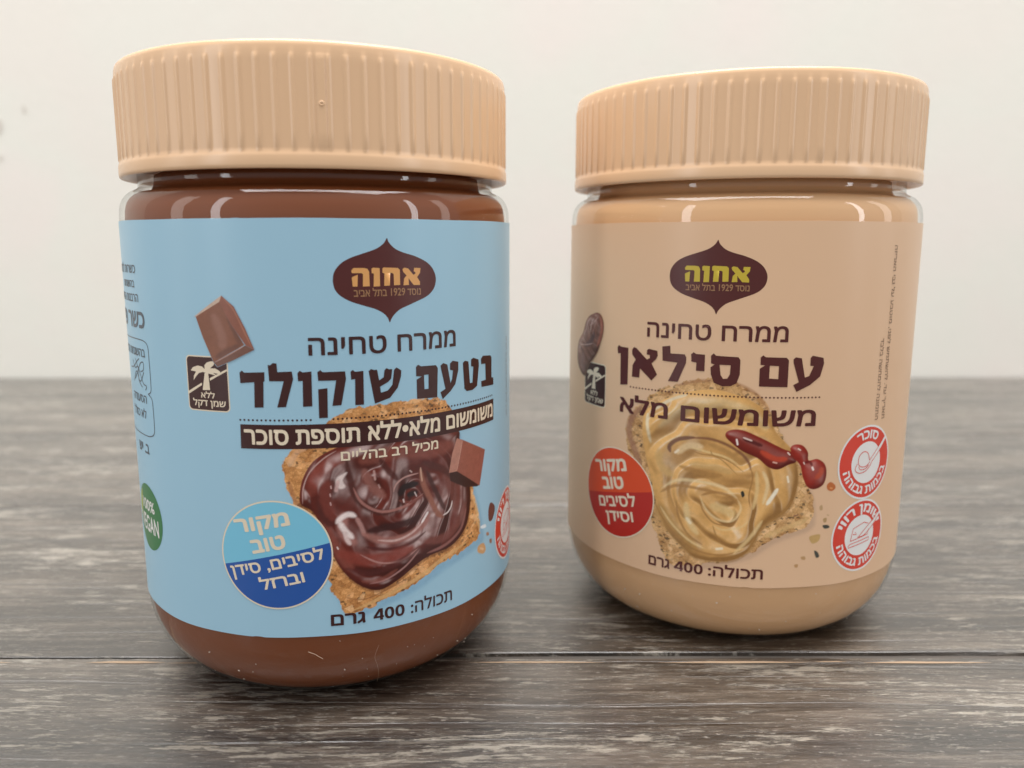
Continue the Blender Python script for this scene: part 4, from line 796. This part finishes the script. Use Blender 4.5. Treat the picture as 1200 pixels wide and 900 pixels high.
def warning_badge(L, cx, cz, r, top, kind):
    polys('warning_badge_border', [[circle_pts(cx, cz, r)]], 3, L, M['white'])
    polys('warning_badge_ring', [[circle_pts(cx, cz, r - 0.42)]], 4, L, M['red'])
    polys('warning_badge_centre', [[circle_pts(cx, cz, r * 0.56)]], 5, L, M['white'])
    n = len(top)
    span = 15.5 * n
    text('warning_badge_lettering', rev(top), None or (0, 0), (1, 0), r * 0.235, 5, L, M['white'], 0.03, warp=arc_warp(cx, cz, r * 0.64, 90, span))
    text('warning_badge_lettering', rev('בכמות גבוהה'), (0, 0), (1, 0), r * 0.22, 5, L, M['white'], 0.03, warp=arc_warp(cx, cz, r * 0.86, 270, 152, True))
    lw = 0.17
    def P(pts, closed=False, n=5): return stroke_poly(catmull([(cx + x * r, cz + y * r) for x, y in pts], n, closed), lw)
    g = []
    if kind == 'spoon':
        hp = catmull([(cx + x * r, cz + y * r) for x, y in ((0.08, 0.02), (0.25, 0.18), (0.5, 0.42), (0.7, 0.62), (0.78, 0.60), (0.74, 0.5), (0.5, 0.28), (0.22, 0.02))], 4, True)
        polys('spoon_handle', [[hp]], 6, L, M['white'])
        g = [P([(0.10, 0.04), (0.3, 0.23), (0.52, 0.44), (0.70, 0.62)]), P([(0.20, 0.0), (0.4, 0.17), (0.6, 0.36), (0.76, 0.54)]),
             P([(0.10, 0.04), (0.02, 0.24), (-0.14, 0.30), (-0.30, 0.2), (-0.32, 0.0), (-0.2, -0.1), (-0.02, -0.1), (0.12, 0.0)]),
             P([(-0.36, 0.0), (-0.42, -0.16), (-0.28, -0.26), (-0.05, -0.24), (0.12, -0.12), (0.20, 0.0)]),
             P([(-0.30, -0.08), (-0.24, -0.17), (-0.06, -0.17), (0.08, -0.08)])]
    else:
        hp = catmull([(cx + x * r, cz + y * r) for x, y in ((-0.02, 0.0), (0.25, 0.16), (0.6, 0.40), (0.8, 0.56), (0.82, 0.46), (0.5, 0.18), (0.22, 0.0))], 4, True)
        polys('knife_blade', [[hp]], 6, L, M['white'])
        def S(pts): return stroke_poly([(cx + x * r, cz + y * r) for x, y in pts], lw)
        g = [S([(-0.36, -0.12), (-0.28, 0.22), (0.12, 0.34), (0.3, 0.28)]), S([(-0.36, -0.12), (0.30, -0.02), (0.34, 0.12)]), S([(-0.42, -0.24), (-0.42, -0.30), (0.36, -0.20), (0.36, -0.12)]), S([(-0.42, -0.24), (-0.34, -0.2), (0.36, -0.11)]),
             P([(-0.04, -0.02), (0.2, 0.16), (0.5, 0.36), (0.78, 0.56)]), P([(-0.1, -0.04), (0.1, -0.04), (0.3, 0.06), (0.55, 0.24), (0.8, 0.46)]), S([(-0.28, 0.06), (-0.14, 0.04), (-0.2, 0.12)])]
    polys('warning_badge_drawing', [[q] for q in g], 7, L, M['red'])

def jar(name, label, loc, filling):
    root = bpy.data.objects.new(name, None); col.objects.link(root)
    root.location = loc
    root.empty_display_size = 0.02
    tag(root, label, 'jar', 'screw-top spread jars standing on the table')
    lathe('jar_body', OUT, root, CLEAR)
    # the spread stops a little below the neck; above it the clear neck is empty and dark under the lid
    fill = [(r - (0.55 * min(1.0, (z - 88.0) / 4.0) if z > 88.0 else 0.0), z) for r, z in inset(OUT, 0.5) if z < 97.2]
    fill += [(34.6, 97.45), (33.8, 97.9), (33.4, 98.8), (33.2, 100.6), (32.0, 101.2), (20, 101.4), (0.01, 101.4)]
    lathe('spread_filling', fill, root, filling)
    return root

# ------------------------------------------------------------------ chocolate spread jar (left)
FA = filling_mat('chocolate_spread', (0.215, 0.058, 0.017), (0.24, 0.067, 0.020))
jarA = jar('spread_jar', 'larger looking jar of brown chocolate spread with a light blue label and tan ribbed cap', (-0.99447 * 0.04, 4.42703 * 0.04, 0), FA)
make_cap(jarA, -90 + 13.2, True)
LA = make_label(jarA, M['blue']); 
logo(LA, 0, 0, M['orange'], M['gold'])
text('product_line', rev('ממרח טחינה'), (5.4, 68.35), (33.65, 68.35), 3.1, 4, LA, M['brown'], 0.016)
polys('title_lettering', TITLE_A, 4, LA, M['brown'])
paint('chocolate_slice_picture', SLICE_A, (0.345, 0.565, 0.71), 1, LA, PICT, grain=0.16, seed=4)
dotted(LA, -7.1, 46.1, 57.0, M['brown'], (5.7, 9.0))
polys('banner', [[[(-7.25, 51.85), (46.3, 51.8), (46.3, 56.2), (-7.15, 56.2)]]], 4, LA, M['brown'])
text('banner_lettering', rev('משומשום מלא•ללא תוספת סוכר'), (-6.55, 52.6), (45.85, 52.6), 2.75, 5, LA, M['cream'], 0.028)
text('claim_lettering', rev('מכיל רב בהליים'), (10.2, 49.35), (29.0, 49.35), 1.65, 5, LA, M['cream'], 0.02)
text('weight_lettering', rev('גרם'), (7.35, 18.25), (13.6, 18.2), 2.2, 5, LA, M['brown'], 0.024)
number_400((15.1, 18.2), (21.1, 18.15), 2.25, 5, LA, M['brown'])
text('weight_lettering', rev('תכולה:'), (22.4, 18.1), (31.85, 18.05), 2.2, 5, LA, M['brown'], 0.012)
half_circle_badge(LA, -2.05, 32.15, 10.0, 12.5, M['sky'], M['navy'], M['cream'])
text('badge_lettering', rev('מקור'), (-9.2, 36.0), (1.0, 37.9), 2.6, 7, LA, M['cream'], 0.035)
text('badge_lettering', rev('טוב'), (-6.15, 32.3), (0.15, 33.6), 2.6, 7, LA, M['cream'], 0.035)
text('badge_lettering', rev('לסיבים, סידן'), (-10.45, 27.7), (6.8, 31.4), 2.0, 7, LA, M['cream'], 0.022)
text('badge_lettering', rev('וברזל'), (-4.95, 25.4), (3.15, 27.1), 2.0, 7, LA, M['cream'], 0.022)
palm_icon(LA, 0, 0, M['cream'])
paint('chocolate_piece_picture', CHOC_PIECE, (0.345, 0.565, 0.71), 6, LA, PICT, step=0.07, grain=0.1, cut=0.6)
warning_badge(LA, 54.7, 27.0, 8.0, 'שומן רווי', 'knife')
text('side_note', rev('תאריך אחרון לשימוש מוטבע על גבי האריזה'), (54.6, 68.0), (54.6, 51.0), 0.9, 4, LA, M['grey'], 0.0)
# vegan roundel at the far left
polys('vegan_badge', [[circle_pts(-35.2, 34.35, 6.7)]], 3, LA, M['green'])
polys('leaf_emblem', [[catmull([(-41.2, 33.5), (-41.3, 36.2), (-40.2, 38.4), (-39.0, 39.2), (-39.4, 37.0), (-39.8, 35.0), (-40.4, 33.8)], 4)]], 4, LA, M['leaf'])
text('vegan_lettering', '100%', (-38.9, 35.6), (-31.6, 35.6), 2.3, 4, LA, M['white'], 0.02, latin=True)
text('vegan_lettering', 'VEGAN', (-40.6, 31.2), (-30.2, 31.2), 3.4, 4, LA, M['white'], 0.02, latin=True)
# kosher notes column, right aligned, running round the left side
g = M['grey']
text('side_column', rev('כשרות למהדרין'), (-32.0, 82.05), None, 1.5, 3, LA, g, 0.012)
text('side_column', rev('בהשגחת'), (-33.0, 79.4), None, 1.3, 3, LA, g, 0.012)
text('side_column', rev('הרבנות הראשית'), (-31.6, 76.75), None, 1.45, 3, LA, g, 0.012)
text('side_column', rev('כשר פרווה'), (-29.5, 71.9), None, 3.1, 3, LA, g, 0.024)
text('side_column', rev('בהשגחת הרב'), (-30.4, 66.5), None, 1.5, 3, LA, g, 0.012)
text('side_column', rev('הסעודה'), (-31.2, 57.6), None, 1.5, 3, LA, g, 0.012)
text('side_column', rev('לא כולל'), (-31.9, 54.6), None, 1.5, 3, LA, g, 0.012)
text('side_column', rev('ב. יש'), (-31.9, 47.6), None, 1.9, 3, LA, g, 0.024)
fr = catmull([(-46, 69.6), (-40, 69.7), (-33, 69.75), (-30.2, 69.5), (-29.0, 68.6), (-28.85, 66.0), (-28.85, 62.0), (-29.1, 60.2), (-30.3, 59.6)], 5, False)
fr2 = catmull([(-30.3, 59.6), (-29.0, 58.9), (-28.7, 57.6), (-28.7, 54.0), (-29.0, 52.2), (-30.6, 51.4), (-34, 51.2), (-46, 51.2)], 5, False)
swirl = [catmull([(-38 + a, 60.8 + b) for a, b in q], 5, False) for q in (((0, 4.6), (1.5, 3.2), (3.4, 3.6), (4.6, 2.2), (5.8, 0.6), (7.2, 0.2), (6.6, -0.6)), ((1, 1), (3, 2.6), (5, 4.4), (6.5, 4.6), (6.2, 3.2), (4.8, 2.8)), ((0, 0.4), (2.2, 2.6), (4.2, 0.8), (6.4, 2.8)), ((2, 5), (3.6, 3), (3.4, 1.0), (5.2, -0.2)), ((-2, 3), (0.5, 3.3), (2.6, 4.4), (4.4, 5.2)))]
polys('side_frame', [[stroke_poly(fr, 0.2)], [stroke_poly(fr2, 0.2)]], 3, LA, g)
polys('side_signature', [[stroke_poly(q, 0.22)] for q in swirl], 3, LA, g)

# ------------------------------------------------------------------ date syrup spread jar (right)
FB = filling_mat('tahini_spread', (0.78, 0.465, 0.245), (0.81, 0.495, 0.265))
jarB = jar('spread_jar', 'jar of beige tahini spread with a tan label and two red round warning badges', (1.39383 * 0.04, 4.95691 * 0.04, 0), FB)
make_cap(jarB, -90 + 6.0, False)
LB = make_label(jarB, M['tan'])
logo(LB, -33.95, -0.3, M['yellow'], M['gold'])
text('product_line', rev('ממרח טחינה'), (-28.75, 68.05), (-0.2, 68.05), 3.15, 4, LB, M['brown2'], 0.016)
polys('title_lettering', TITLE_B, 5, LB, M['brown2'])
paint('spread_slice_picture', SLICE_B, (0.76, 0.50, 0.315), 1, LB, PICT, grain=0.10, crust=0.8, seed=9)
dotted(LB, -32.6, 7.5, 56.85, M['brown2'])
text('subtitle_lettering', rev('משומשום מלא'), (-35.5, 50.95), (6.45, 50.95), 3.35, 5, LB, M['brown2'], 0.024)
text('weight_lettering', rev('גרם'), (-26.8, 18.1), (-21.9, 18.1), 2.15, 5, LB, M['brown2'], 0.024)
number_400((-20.9, 18.1), (-14.8, 18.15), 2.2, 5, LB, M['brown2'])
text('weight_lettering', rev('תכולה:'), (-13.7, 18.15), (-2.6, 18.2), 2.2, 5, LB, M['brown2'], 0.018)
half_circle_badge(LB, -36.2, 32.3, 10.05, 12.7, M['redhi'], M['redlo'], M['cream'])
text('badge_lettering', rev('מקור'), (-42.9, 35.6), (-32.95, 37.9), 2.8, 7, LB, M['cream'], 0.035)
text('badge_lettering', rev('טוב'), (-40.15, 32.1), (-33.55, 33.7), 2.8, 7, LB, M['cream'], 0.035)
text('badge_lettering', rev('לסיבים'), (-41.3, 27.8), (-30.2, 30.4), 2.4, 7, LB, M['cream'], 0.022)
text('badge_lettering', rev('וסידן'), (-38.8, 25.0), (-30.8, 26.7), 2.3, 7, LB, M['cream'], 0.022)
palm_icon(LB, -31.25, -7.4, M['cream'])
paint('date_fruit_picture', DATE_FRUIT, (0.76, 0.50, 0.315), 6, LB, PICT, step=0.08, grain=0.35, cut=0.6)
warning_badge(LB, 20.3, 42.1, 8.0, 'סוכר', 'spoon')
warning_badge(LB, 19.9, 26.15, 7.95, 'שומן רווי', 'knife')
text('side_note', rev('תאריך עד. להשתמש לפני, מוטבע על גבי האריזה'), (24.25, 87.0), (24.25, 51.0), 0.95, 4, LB, M['smallbrown'], 0.006)
text('side_note', rev('התמונה להמחשה בלבד'), (21.9, 68.1), (21.9, 51.0), 0.95, 4, LB, M['smallbrown'], 0.006)

# ------------------------------------------------------------------ lint on the chocolate jar
def fibre(name, label, pts, r, mat):
    P = catmull(pts, 6, False); bm = bmesh.new(); rings = []
    for i, p in enumerate(P):
        d = Vector(P[min(i + 1, len(P) - 1)]) - Vector(P[max(i - 1, 0)]); d.normalize()
        a = d.orthogonal().normalized(); b = d.cross(a)
        rings.append([bm.verts.new(Vector(p) + (a * math.cos(t) + b * math.sin(t)) * r) for t in (0, 2.094, 4.189)])
    for i in range(len(rings) - 1):
        for k in range(3): bm.faces.new((rings[i][k], rings[i][(k + 1) % 3], rings[i + 1][(k + 1) % 3], rings[i + 1][k]))
    me = bpy.data.meshes.new(name); bm.to_mesh(me); bm.free()
    return tag(link(name, me, None, mat), label, 'lint')
lint = new_mat('pale_lint', (0.6, 0.45, 0.33), 0.8, 0.2)
def on_jar(j, u, z, extra=0.15):
    rs = [p for p in OUT if p[1] <= 97 and p[0] > 30]
    r = np.interp(z, [p[1] for p in rs], [p[0] for p in rs]) + extra
    a = u / 40.0
    return (j.location.x + r * math.sin(a) * MM, j.location.y - r * math.cos(a) * MM, z * MM)
dustm = new_mat('pale_dust', (0.75, 0.66, 0.56), 0.8, 0.2)
def dust(j, seed, n, u0, u1):
    rnd = random.Random(seed); bm = bmesh.new()
    for _ in range(n):
        z = rnd.uniform(3.5, 15.5); u = rnd.uniform(u0, u1)
        x, y, zz = on_jar(j, u, z, 0.02)
        s = rnd.choice((0.05, 0.06, 0.09, 0.13)) * MM
        mat = Matrix.Translation((x - j.location.x, y - j.location.y, zz)) @ Matrix.Rotation(rnd.uniform(0, 3), 4, 'Y') @ Matrix.Diagonal((s * rnd.uniform(.6, 2.0), s * .7, s, 1))
        bmesh.ops.create_icosphere(bm, subdivisions=1, radius=1.0, matrix=mat)
    me = bpy.data.meshes.new('dust_specks'); bm.to_mesh(me); bm.free()
    o = link('dust_specks', me, j, dustm); o['kind'] = 'stuff'
dust(jarA, 5, 26, -30, 42); dust(jarB, 8, 30, -40, 28)
fibre('lint_fibre', 'short curled pale lint fibre stuck on the brown base of the blue-labelled jar', [on_jar(jarA, 3.0, 13.3), on_jar(jarA, 4.2, 12.7), on_jar(jarA, 4.8, 12.2), on_jar(jarA, 5.6, 11.6)], 0.00005, lint)
fibre('lint_fibre', 'long wispy lint fibre hanging from the base of the blue-labelled jar', [on_jar(jarA, 16.0, 13.0), on_jar(jarA, 15.3, 10.5), on_jar(jarA, 16.0, 8.0), on_jar(jarA, 16.6, 5.0), on_jar(jarA, 17.0, 2.0, .3)], 0.00002, lint)
